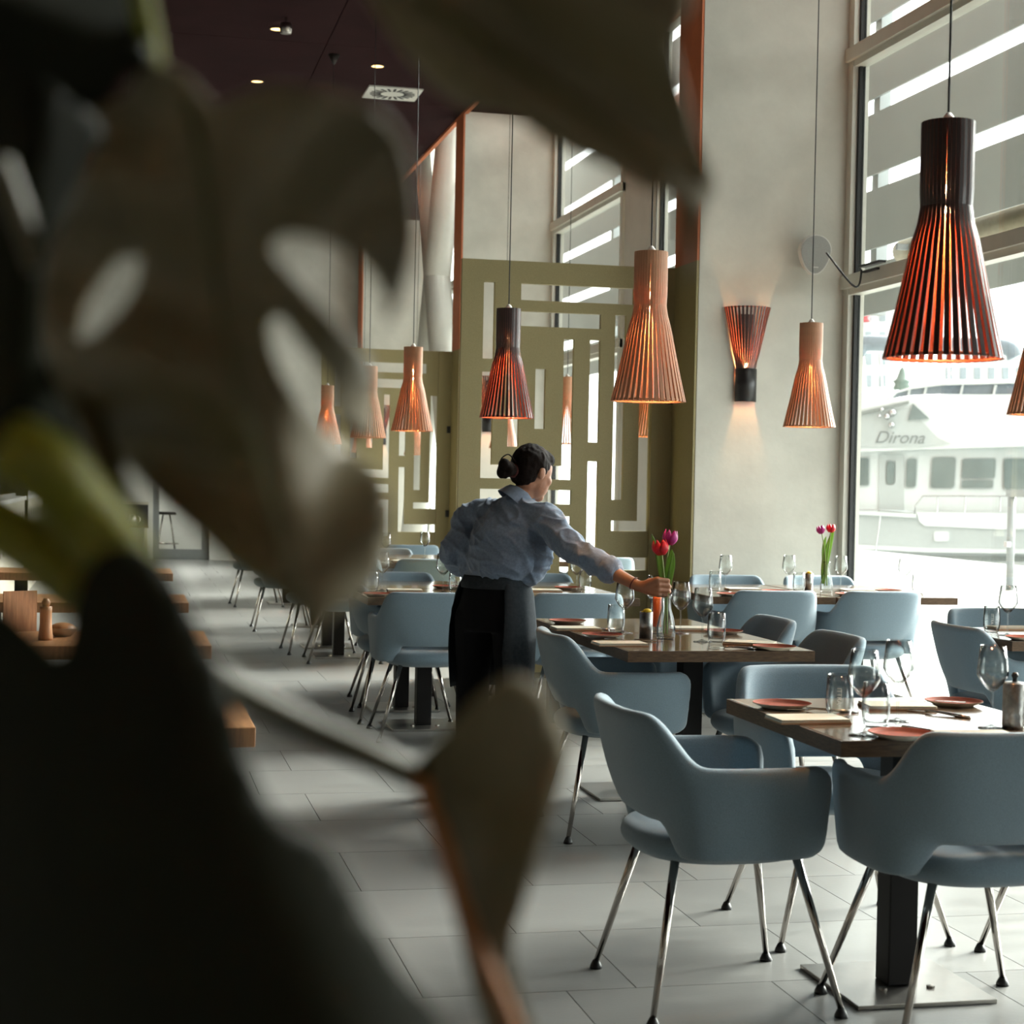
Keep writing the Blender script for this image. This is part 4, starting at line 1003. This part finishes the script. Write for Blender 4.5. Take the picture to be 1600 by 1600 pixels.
for z in (1.55, 2.0, 2.45, 2.9): mk('shelf_board', bx(0.0, 0.28, 0, 9.5, z-0.02, z+0.02), 'shelf_dark', bb)
for y in (0.0, 3.1, 6.3, 9.44): mk('upright', bx(0.0, 0.28, y, y+0.05, 0.0, 3.4), 'shelf_dark', bb)
bo = None; nb_ = 0
ORD = ['first', 'second', 'third', 'fourth', 'fifth', 'sixth', 'seventh']
for zi, z in enumerate((1.57, 2.02, 2.47)):
    for k in range(7):
        y = 19.15+k*1.2+0.2*zi
        if bo is None:
            bo = empty('bar_bottle', (-1.6, y, z+0.001)); o = bo
            mk('glass', lathe(bmesh.new(), [(0.0, 0.0), (0.037, 0.0), (0.038, 0.01), (0.038, 0.17), (0.014, 0.22), (0.013, 0.29), (0.0, 0.29)], 16), 'bottle_dark', bo, True)
            mk('paper_label', lathe(bmesh.new(), [(0.0385, 0.05), (0.0388, 0.05), (0.0388, 0.12), (0.0385, 0.12)], 16), 'paper', bo, True)
            mk('cap', lathe(bmesh.new(), [(0.0135, 0.26), (0.0145, 0.26), (0.0145, 0.295), (0.0, 0.296)], 12), 'bottle_rose', bo, True)
        else: o = dup(bo, (-1.6, y, z+0.001), 0)
        tag(o, '%s bottle from the front on the %s bar shelf' % (ORD[k], ['lowest', 'middle', 'top'][zi]), 'bottle', 'bottles on the bar shelf')
# wall niche with coffee things beside the door
nc = empty('wall_shelf', (0.0, YF-0.3, 0)); tag(nc, 'small wall shelf with a machine beside the glass door', 'shelf')
mk('board', bx(-0.75, 0.46, 0.0, 0.3, 0.52, 0.56), 'table_wood', nc); mk('upper_board', bx(-0.2, 0.46, 0.0, 0.3, 0.90, 0.94), 'shelf_cream', nc)
mk('side', bx(-0.02, 0.03, 0.0, 0.3, 0.56, 0.94), 'white_metal', nc); mk('back', bx(0.03, 0.46, 0.28, 0.3, 0.56, 0.90), 'shelf_dark', nc); mk('support', bx(-0.7, -0.66, 0.0, 0.3, 0.0, 0.52), 'shelf_cream', nc); mk('support', bx(0.40, 0.44, 0.0, 0.3, 0.0, 0.52), 'shelf_cream', nc)
jug = empty('steel_jug', (0.2, YF-0.17, 0.56)); tag(jug, 'small steel jug on the wall shelf beside the glass door', 'jug')
mk('body', lathe(bmesh.new(), [(0.0, 0.0), (0.09, 0.0), (0.07, 0.12), (0.06, 0.18), (0.0, 0.19)], 20), 'chrome', jug, True); mk('handle', tube(bmesh.new(), smoothpath([(0.07, 0, 0.15), (0.12, 0, 0.13), (0.12, 0, 0.06), (0.085, 0, 0.03)], 4), 0.008, 6), 'chrome', jug, True)
st = empty('bar_stool', (0.78, 29.9, 0)); tag(st, 'chrome stool seen through the glass door', 'stool')
mk('seat', lathe(bmesh.new(), [(0.0, 0.72), (0.16, 0.72), (0.17, 0.74), (0.16, 0.77), (0.0, 0.77)], 24), 'rubber', st, True)
for k in range(4):
    a = PI/4+k*PI/2; mk('leg', tube(bmesh.new(), [(0.08*math.cos(a), 0.08*math.sin(a), 0.72), (0.24*math.cos(a), 0.24*math.sin(a), 0.0)], 0.013, 8), 'chrome', st, True)
mk('foot_ring', lathe(bmesh.new(), [(0.20, 0.22), (0.215, 0.22), (0.215, 0.235), (0.20, 0.235), (0.20, 0.22)], 24), 'chrome', st, True)

# ------------------------------------------------------------------ the waitress
DW = 7.5
def W(px, py, dd=0.0): return ad(px, py, DW+dd)
R0 = rgt0.copy(); G0 = Vector((math.sin(YAW), math.cos(YAW), 0)); Z0 = Vector((0, 0, 1))
wroot = empty('person', Vector((*W(770, 1240)[:2], 0))); tag(wroot, 'waitress in a blue shirt and dark apron leaning to set the tulips', 'person')
side = (R0*0.74 - G0*0.67).normalized(); front = (R0*0.67 + G0*0.74).normalized()
def loft(bm, secs, n=24):
    """secs: centre, side half-width, front half-depth, side axis, front axis"""
    rings = []
    for c, a, b, s, f in secs:
        rings.append([bm.verts.new(Vector(c)+s*a*math.cos(2*PI*k/n)+f*b*math.sin(2*PI*k/n)) for k in range(n)])
    for A, Bq in zip(rings, rings[1:]):
        for k in range(n): bm.faces.new((A[k], A[(k+1) % n], Bq[(k+1) % n], Bq[k]))
    bm.faces.new(list(reversed(rings[0]))); bm.faces.new(rings[-1]); return bm
def limb(bm, pts, rads, n=16, sub=5):
    pp = smoothpath(pts, sub); k = len(pts)-1; rr = []
    for i in range(len(pp)):
        t = i/sub; j = min(int(t), k-1); rr.append(rads[j]+(rads[j+1]-rads[j])*smooth01(t-j))
    tube(bm, pp, rr, n)
    ellipsoid(bm, pp[0], (rr[0],)*3, u=14, v=8); ellipsoid(bm, pp[-1], (rr[-1],)*3, u=14, v=8); return bm
def finish(o, vox, sm):
    baked(o, 0, vox, sm); o.location = -wroot.location; return o
J = dict(hip=W(770, 950, .03), waist=W(775, 908, .02), rib=W(786, 865, .0), chest=W(794, 832, -.01), sh=W(800, 803, -.01), nb=W(808, 782, -.01), nt=W(824, 764, .0),
         rs=W(852, 812, -.13), re=W(909, 866, -.30), rw=W(998, 916, -.44), ls=W(738, 806, .12), le=W(706, 868, .10), lw=W(738, 893, .30))
# head frame: looks right, slightly away and down
hf = (R0*0.74 + G0*0.60 - Z0*0.30).normalized(); hs = hf.cross(Z0).normalized(); hu = hs.cross(hf)
HB = Matrix((hs, hf, hu)).transposed()
hc = W(833, 735, .0)
def H(x, y, z): return hc + hs*x + hf*y + hu*z
bm = bmesh.new()
ellipsoid(bm, H(0, -0.004, 0.008), (0.074, 0.093, 0.092), HB); ellipsoid(bm, H(0, 0.034, -0.048), (0.060, 0.058, 0.072), HB)
ellipsoid(bm, H(0, 0.064, -0.100), (0.028, 0.024, 0.022), HB); ellipsoid(bm, H(0, 0.058, 0.026), (0.046, 0.026, 0.032), HB)
limb(bm, [H(0, 0.082, 0.012), H(0, 0.094, -0.018), H(0, 0.099, -0.032)], [0.008, 0.010, 0.011], 10)
for s in (-1, 1):
    ellipsoid(bm, H(s*0.010, 0.089, -0.034), (0.008, 0.009, 0.007), HB, 10, 6); ellipsoid(bm, H(s*0.038, 0.056, -0.030), (0.024, 0.026, 0.026), HB, 12, 8)
ellipsoid(bm, H(0, 0.090, -0.064), (0.022, 0.011, 0.007), HB, 12, 8); ellipsoid(bm, H(0, 0.087, -0.076), (0.020, 0.011, 0.008), HB, 12, 8)
for s in (-1, 1):
    ellipsoid(bm, H(s*0.074, -0.006, -0.016), (0.009, 0.018, 0.029), HB, 14, 8); ellipsoid(bm, H(s*0.079, -0.012, -0.008), (0.006, 0.016, 0.021), HB, 12, 8)
limb(bm, [J['nb']-Z0*0.05, J['nb'], J['nt'], H(0, -0.015, -0.045)], [0.062, 0.052, 0.049, 0.052])
loft(bm, [(J['hip'], .150, .105, side, front), (J['waist'], .118, .090, side, front), (J['rib'], .138, .098, side, front), (J['chest'], .155, .10, side, front), (J['sh'], .13, .075, side, front), (J['nb'], .055, .05, side, front)])
limb(bm, [J['rs'], J['re'], J['rw']], [.045, .037, .024]); limb(bm, [J['ls'], J['le'], J['lw']], [.045, .037, .024])
limb(bm, [J['lw'], J['lw']+G0*0.05+R0*0.02, J['lw']+G0*0.10+R0*0.03], [.024, .034, .016])
# right hand closing round the stems
wr_ = J['rw']
kn = [W(1029, 905+i*8.2, -.495+0.006*i) for i in range(4)]
loftdir = (kn[1]+kn[2])/2-wr_
limb(bm, [wr_, wr_+loftdir*0.4+Z0*0.006, kn[0]-R0*0.004], [.023, .022, .0125], 12); limb(bm, [wr_, wr_+loftdir*0.45, kn[1]], [.023, .022, .0125], 12)
limb(bm, [wr_, wr_+loftdir*0.45-Z0*0.004, kn[2]], [.023, .021, .012], 12); limb(bm, [wr_, wr_+loftdir*0.4-Z0*0.012, kn[3]], [.022, .020, .011], 12)
fl_ = [0.95, 1.05, 1.0, 0.82]
for i in range(4):
    k0 = kn[i]; l = fl_[i]
    k1 = k0 + (R0*0.040 + G0*0.012 - Z0*0.004)*l; k2 = k1 + (R0*0.008 + G0*0.026 - Z0*0.006)*l; k3 = k2 + (-R0*0.020 + G0*0.012 - Z0*0.004)*l
    limb(bm, [k0, k1], [.0098, .0090], 10, 3); limb(bm, [k1, k2], [.0090, .0082], 10, 3); limb(bm, [k2, k3], [.0082, .0070], 10, 3)
tb = wr_+loftdir*0.35+Z0*0.012+G0*0.012
limb(bm, [tb, tb+R0*0.022+G0*0.022+Z0*0.012, tb+R0*0.050+G0*0.030+Z0*0.006], [.013, .0105, .0085], 10, 4)
limb(bm, [W(745, 960, .06), W(742, 1085, .10), Vector((*W(738, 1240, .08)[:2], 0.07))], [.085, .055, .036]); limb(bm, [W(797, 960, -.04), W(800, 1085, .0), Vector((*W(800, 1240, -.05)[:2], 0.07))], [.085, .055, .036])
body = finish(mk('body', bm, 'skin', wroot), 0.0042, 6)
# shirt
bm = bmesh.new()
hem = J['waist']-Z0*0.075
loft(bm, [(hem, .125, .095, side, front), (J['waist']-Z0*0.01, .140, .112, side, front), (J['waist']+Z0*0.02, .158, .127, side, front), (W(784, 885, .005), .172, .135, side, front), (J['rib']+Z0*0.01, .176, .132, side, front), (J['chest'], .182, .126, side, front), (J['sh']+Z0*0.004, .150, .092, side, front), (J['nb']+Z0*0.004, .072, .066, side, front)])
limb(bm, [J['sh']+side*0.07+Z0*0.0, J['rs'], (J['rs']+J['re'])/2-Z0*0.01, J['re'], J['re'].lerp(J['rw'], 0.50)], [.060, .066, .062, .054, .050])
limb(bm, [J['sh']-side*0.07, J['ls'], (J['ls']+J['le'])/2, J['le'], J['le'].lerp(J['lw'], 0.55)], [.060, .064, .060, .054, .050])
# armpit drape and blouson fold over the apron
limb(bm, [W(850, 850, -.10), W(838, 885, -.06), W(820, 905, -.05)], [.045, .05, .04]); limb(bm, [W(735, 850, .08), W(735, 890, .06)], [.055, .05])
shirt = mk('shirt', bm, 'denim_shirt', wroot); baked(shirt, 0, 0.006, 8)
def folds(p):
    q = p - J['rs']; r1 = 1-abs(noise.noise(Vector((q.dot(side)*7, q.dot(front)*7, q.z*20 + q.dot(side)*9))))*2      # soft ridges running from the shoulder
    r2 = 1-abs(noise.noise(Vector((p.x*11+3, p.y*11, p.z*11 + p.x*6))))*2
    return noise.noise(p*8.0)*0.010 + max(0, r1)**2*0.010 + max(0, r2)**3*0.009 + noise.noise(p*40)*0.002 - 0.004
displace(shirt, folds)
shirt.location = -wroot.location
bm = bmesh.new(); d = (J['rw']-J['re']).normalized(); c0 = J['re'].lerp(J['rw'], 0.42)
tube(bm, [c0-d*0.012, c0, c0+d*0.03, c0+d*0.062, c0+d*0.066, c0+d*0.050], [.048, .060, .061, .054, .046, .040], 20, False)
cuff = mk('cuff', bm, 'denim_shirt', shirt, True); baked(cuff, 1)
displace(cuff, lambda p: noise.noise(p*40)*0.005)
bm = bmesh.new(); nd = (J['nt']-J['nb']).normalized(); cs = side; cf = nd.cross(cs).normalized()*-1
loft_s = []
tube(bm, [J['nb']-nd*0.022, J['nb']+nd*0.012, J['nb']+nd*0.050, J['nb']+nd*0.046, J['nb']+nd*0.015], [.092, .080, .066, .060, .062], 24, False)
baked(mk('collar', bm, 'denim_shirt', shirt, True), 1)
# trousers, apron
bm = bmesh.new()
loft(bm, [(W(768, 985, .03), .160, .125, side, front), (J['hip'], .166, .130, side, front), (J['waist']-Z0*0.03, .154, .124, side, front), (J['waist']+Z0*0.0, .146, .116, side, front)])
limb(bm, [W(742, 965, .06), W(738, 1085, .10), Vector((*W(735, 1240, .08)[:2], 0.06))], [.090, .074, .060]); limb(bm, [W(799, 965, -.04), W(800, 1085, .0), Vector((*W(800, 1240, -.05)[:2], 0.06))], [.090, .074, .060])
trousers = finish(mk('trousers', bm, 'trousers', wroot), 0.008, 6)
def wrap(secs, a0, a1, n=24):
    bm = bmesh.new(); rows = []
    for c, a, b in secs: rows.append([bm.verts.new(Vector(c)+side*a*math.cos(a0+(a1-a0)*k/n)+front*b*math.sin(a0+(a1-a0)*k/n)) for k in range(n+1)])
    for A, Bq in zip(rows, rows[1:]):
        for k in range(n): bm.faces.new((A[k], A[k+1], Bq[k+1], Bq[k]))
    return bm
ap = mk('apron', wrap([(J['waist']+Z0*0.012, .158, .128), (J['hip'], .203, .168), (W(768, 1010, .04), .204, .172), (W(768, 1080, .04), .196, .165)], math.radians(-38), math.radians(222)), 'apron', wroot); baked(ap, 1, 0, 0, 0.006)
displace(ap, lambda p: noise.noise(p*14)*0.008)
ap.location = -wroot.location
wb = mk('apron_band', wrap([(J['waist']+Z0*0.028, .152, .124), (J['waist']-Z0*0.002, .162, .133), (J['waist']-Z0*0.03, .166, .136)], 0, 2*PI), 'apron', wroot); baked(wb, 1, 0, 0, 0.008); wb.location = -wroot.location
for k, (px, dd) in enumerate(((735, .10), (800, -.03))):
    c = Vector((*W(px, 1240, dd)[:2], 0)); bm = bmesh.new(); fd = front
    limb(bm, [c-fd*0.06+Z0*0.042, c+fd*0.05+Z0*0.040, c+fd*0.15+Z0*0.03], [.040, .042, .030], 14)
    o = mk('shoe', bm, 'rubber', wroot, True)
    o.location = -wroot.location
# hair
bm = bmesh.new()
ellipsoid(bm, H(0, -0.020, 0.022), (0.083, 0.094, 0.090), HB, 28, 16); ellipsoid(bm, H(0, -0.048, -0.020), (0.074, 0.062, 0.066), HB); ellipsoid(bm, H(0, 0.030, 0.058), (0.064, 0.055, 0.045), HB)
ellipsoid(bm, H(0.0, -0.100, -0.034), (0.026, 0.030, 0.026), HB)
ellipsoid(bm, H(0.0, -0.138, -0.040), (0.042, 0.040, 0.036), HB); ellipsoid(bm, H(0.008, -0.165, -0.030), (0.030, 0.026, 0.028), HB); ellipsoid(bm, H(-0.005, -0.150, -0.062), (0.030, 0.030, 0.026), HB)
hair = finish(mk('hair', bm, 'hair', wroot), 0.004, 4)
displace(hair, lambda p: noise.noise(Vector((p.x*60, p.y*60, p.z*30)))*0.0035)
tie = mk('hair_tie', tube(bmesh.new(), [H(0, -0.094, -0.033), H(0, -0.108, -0.036)], [.031, .031], 16), 'hair_tie', hair, True)
mk('hair_strand', tube(bmesh.new(), smoothpath([H(0.01, -0.11, 0.0), H(0.012, -0.16, 0.018), H(0.01, -0.19, -0.01), H(0.005, -0.185, -0.04)], 6), 0.003, 6), 'hair', hair, True)
o = mk('bracelet', tube(bmesh.new(), [J['rw'].lerp(J['re'], 0.08)-d*0.003, J['rw'].lerp(J['re'], 0.08)+d*0.003], [.0285, .0285], 18, False), 'hair_tie', wroot, True); o.location = -wroot.location
for s in (-1, 1):
    o = mk('eye', ellipsoid(bmesh.new(), H(s*0.030, 0.066, -0.002), (0.010, 0.008, 0.006), HB, 10, 6), 'paper', wroot, True); o.location = -wroot.location

# ------------------------------------------------------------------ foliage close to the viewer
plant = empty('monstera_plant', (-0.10, 0.62, 0)); tag(plant, 'large dark leafy monstera plant close to the viewer at the left', 'plant')
def leafmesh(name, outline, holes_, depth, mid, mt, step=26, thick=0.0012, label=None, edge=0.0):
    """leaf blade: outline and slits laid out on a curved, veined surface at its own distance from the viewer"""
    ol = [Vector((p.x, p.y)) for p in smoothpath([(*p, 0) for p in outline+[outline[0]]], 4)[:-1]]
    verts = list(ol); edges = [(i, (i+1) % len(ol)) for i in range(len(ol))]
    hp = []
    for h in holes_:
        s = len(verts); hh = [Vector((p.x, p.y)) for p in smoothpath([(*p, 0) for p in h+[h[0]]], 4)[:-1]]; hp.append(hh)
        verts += hh; edges += [(s+i, s+(i+1) % len(hh)) for i in range(len(hh))]
    def inside(p, poly_):
        c = False; n = len(poly_)
        for i in range(n):
            a, b = poly_[i], poly_[(i+1) % n]
            if (a.y > p.y) != (b.y > p.y) and p.x < (b.x-a.x)*(p.y-a.y)/(b.y-a.y)+a.x: c = not c
        return c
    xs = [v.x for v in ol]; ys = [v.y for v in ol]
    y = min(ys)
    while y < max(ys):
        x = min(xs)
        while x < max(xs):
            p = Vector((x+random.uniform(-4, 4), y+random.uniform(-4, 4)))
            if inside(p, ol) and not any(inside(p, h) for h in hp): verts.append(p)
            x += step
        y += step
    vo, eo, fo, *_ = delaunay_2d_cdt(verts, edges, [], 0, 1e-4)
    bm = bmesh.new(); bv = []
    for v in vo: bv.append(bm.verts.new(ad(v.x, v.y, depth(v.x, v.y))))
    for f in fo:
        c = sum((vo[i] for i in f), Vector((0, 0)))/len(f)
        if inside(c, ol) and not any(inside(c, h) for h in hp):
            try: bm.faces.new([bv[i] for i in f])
            except ValueError: pass
    for v in [v for v in bm.verts if not v.link_faces]: bm.verts.remove(v)
    o = mk(name, bm, mt, plant, True, label=label); md = o.modifiers.new('s', 'SOLIDIFY'); md.thickness = thick; md.offset = 0
    o.location = -plant.location
    if mid:
        pts = [ad(x, y, depth(x, y)-0.0035) for x, y in mid]; pp = smoothpath(pts, 5); n = len(pp)
        mk('midrib', tube(bmesh.new(), pp, [0.0017*(1-0.75*i/(n-1)) for i in range(n)], 8), 'vein', o, True)
    return o
def dist_line(px, py, a, b):
    ax_, ay_ = a; bx_, by_ = b; L2 = (bx_-ax_)**2+(by_-ay_)**2; t = ((px-ax_)*(bx_-ax_)+(py-ay_)*(by_-ay_))/L2
    s = ((px-ax_)*(by_-ay_)-(py-ay_)*(bx_-ax_))/math.sqrt(L2); return t, s
# central slit leaf
def d1(x, y):
    t, s = dist_line(x, y, (285, 110), (500, 985)); a = abs(s)/300
    up = 1-smooth01((t-0.38)/0.25)            # the upper right lobe turns away from the window, the lower ones face it
    k = (0.05*a*a if s < 0 else -0.115*a*up + 0.05*a*(1-up))
    return 0.60 + k + 0.016*math.sin(t*19+a*3.4)*min(1, a*2) - 0.05*(t-0.5)**2
leafmesh('leaf', [(232, 92), (290, 118), (335, 165), (380, 150), (440, 132), (530, 150), (600, 185), (640, 250), (652, 340), (642, 425), (606, 505), (600, 468), (570, 415), (508, 374), (444, 366), (426, 392), (470, 448), (530, 512), (582, 566), (585, 640), (572, 690), (528, 655), (518, 600), (480, 545), (438, 494), (420, 520), (446, 594), (492, 656), (535, 695), (590, 740), (612, 800), (605, 860), (570, 930), (520, 960), (488, 1002), (470, 960), (430, 925), (370, 890), (300, 825), (240, 772), (180, 705), (120, 640), (75, 560), (66, 470), (80, 390), (110, 320), (140, 250), (160, 200), (120, 160), (150, 165), (190, 150)],
         [[(222, 400), (185, 404), (152, 445), (130, 500), (124, 530), (152, 524), (188, 488), (215, 446)]], d1, [(285, 150), (318, 260), (330, 400), (370, 600), (430, 800), (485, 985)], 'leaf', label='slit central leaf catching the light')
# upper right leaf with a hanging tip
def d2(x, y):
    t, s = dist_line(x, y, (600, -60), (1100, 300)); a = s/200
    return 0.60 + (0.03*a*a if s < 0 else -0.035*a) + 0.008*math.sin(s/34.0) + 0.05*t
leafmesh('leaf', [(545, -40), (590, 20), (650, 105), (720, 165), (800, 182), (860, 222), (950, 262), (1010, 296), (1052, 305), (1068, 372), (1076, 440), (1088, 380), (1096, 335), (1118, 292), (1096, 235), (1070, 150), (1052, 70), (1045, -40)], [], d2, [(600, -40), (760, 70), (930, 190), (1085, 300)], 'leaf', label='pointed leaf reaching in from the top')
# dark leaves at the left edge and corner
def d3(x, y): t, s = dist_line(x, y, (-80, -30), (240, 90)); return 0.56 + 0.00012*abs(s) + 0.0001*x
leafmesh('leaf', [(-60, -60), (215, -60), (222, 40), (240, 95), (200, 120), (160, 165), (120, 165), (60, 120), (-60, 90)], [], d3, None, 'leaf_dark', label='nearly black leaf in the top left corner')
def d4(x, y): t, s = dist_line(x, y, (60, 60), (20, 640)); return 0.66 + 0.0002*abs(s)
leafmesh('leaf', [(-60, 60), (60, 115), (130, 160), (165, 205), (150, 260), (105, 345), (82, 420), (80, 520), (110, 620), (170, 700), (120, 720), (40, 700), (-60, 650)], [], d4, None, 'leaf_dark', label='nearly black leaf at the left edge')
def d5(x, y): t, s = dist_line(x, y, (140, 880), (420, 1640)); return 0.50 + 0.06*(s/400)**2 - 0.02*t
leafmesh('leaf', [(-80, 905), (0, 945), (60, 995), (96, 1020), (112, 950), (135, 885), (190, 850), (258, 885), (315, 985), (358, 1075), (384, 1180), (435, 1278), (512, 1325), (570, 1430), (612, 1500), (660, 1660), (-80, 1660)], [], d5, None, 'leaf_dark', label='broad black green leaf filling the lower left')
def d6(x, y): t, s = dist_line(x, y, (650, 1200), (830, 1640)); return 0.64 - 0.045*s/140 + 0.02*(s/140)**2 + 0.008*math.sin(t*9)
leafmesh('leaf', [(640, 1200), (690, 1150), (735, 1100), (790, 1058), (840, 1070), (872, 1120), (886, 1175), (872, 1240), (845, 1320), (822, 1400), (800, 1480), (815, 1560), (850, 1660), (780, 1660), (745, 1560), (715, 1440), (680, 1310), (660, 1260)], [], d6, [(650, 1215), (690, 1320), (745, 1480), (800, 1640)], 'leaf', label='olive green leaf curling at the lower centre')
def stem(pts, r, mt, label=None):
    pp = smoothpath([ad(*p) for p in pts], 7); o = mk('stem', tube(bmesh.new(), pp, r, 12), mt, plant, True, label=label); o.location = -plant.location; return o
stem([(150, 905, .56), (215, 960, .58), (330, 1055, .60), (470, 1130, .62), (600, 1190, .63), (655, 1215, .64)], 0.0056, 'stem_brown')
stem([(655, 1215, .63), (690, 1310, .625), (735, 1450, .62), (800, 1600, .61), (840, 1720, .60)], 0.0030, 'stem_copper')
stem([(-60, 790, .60), (30, 842, .60), (110, 903, .59), (190, 970, .58), (250, 1080, .57)], 0.0108, 'stem')
stem([(15, 700, .56), (75, 735, .56), (130, 800, .57), (200, 900, .57), (270, 1080, .57)], 0.0122, 'stem')
stem([(40, 420, .70), (90, 560, .68), (160, 700, .62), (205, 860, .60), (280, 1100, .58)], 0.0055, 'stem_brown')
stem([(238, 95, .60), (225, 20, .58), (205, -80, .56)], 0.0040, 'stem')
stem([(0, 250, .60), (30, 330, .60), (60, 420, .60)], 0.0040, 'stem_brown')
base = Vector((-0.16, 0.50, 0.5))
for pts, mt in (([ad(260, 1080, .57), ad(300, 1500, .60), (-0.07, 0.52, 0.72), (-0.10, 0.60, 0.40)], 'stem_brown'), ([ad(280, 1100, .58), ad(250, 1640, .60), (-0.12, 0.60, 0.70), (-0.12, 0.64, 0.38)], 'stem_brown'), ([ad(840, 1720, .60), (0.05, 0.60, 0.95), (-0.05, 0.62, 0.70), (-0.09, 0.63, 0.38)], 'stem_brown')):
    o = mk('stem', tube(bmesh.new(), smoothpath(pts, 6), 0.008, 10), mt, plant, True); o.location = -plant.location
mk('pot', lathe(bmesh.new(), [(0.0, 0.0), (0.14, 0.0), (0.18, 0.38), (0.185, 0.40), (0.165, 0.40), (0.155, 0.36), (0.0, 0.36)], 32), 'pot', plant, True)
mk('soil', lathe(bmesh.new(), [(0.0, 0.375), (0.10, 0.372), (0.157, 0.362)], 28), 'soil', plant, True)
bpy.data.scenes.remove(BAKE)
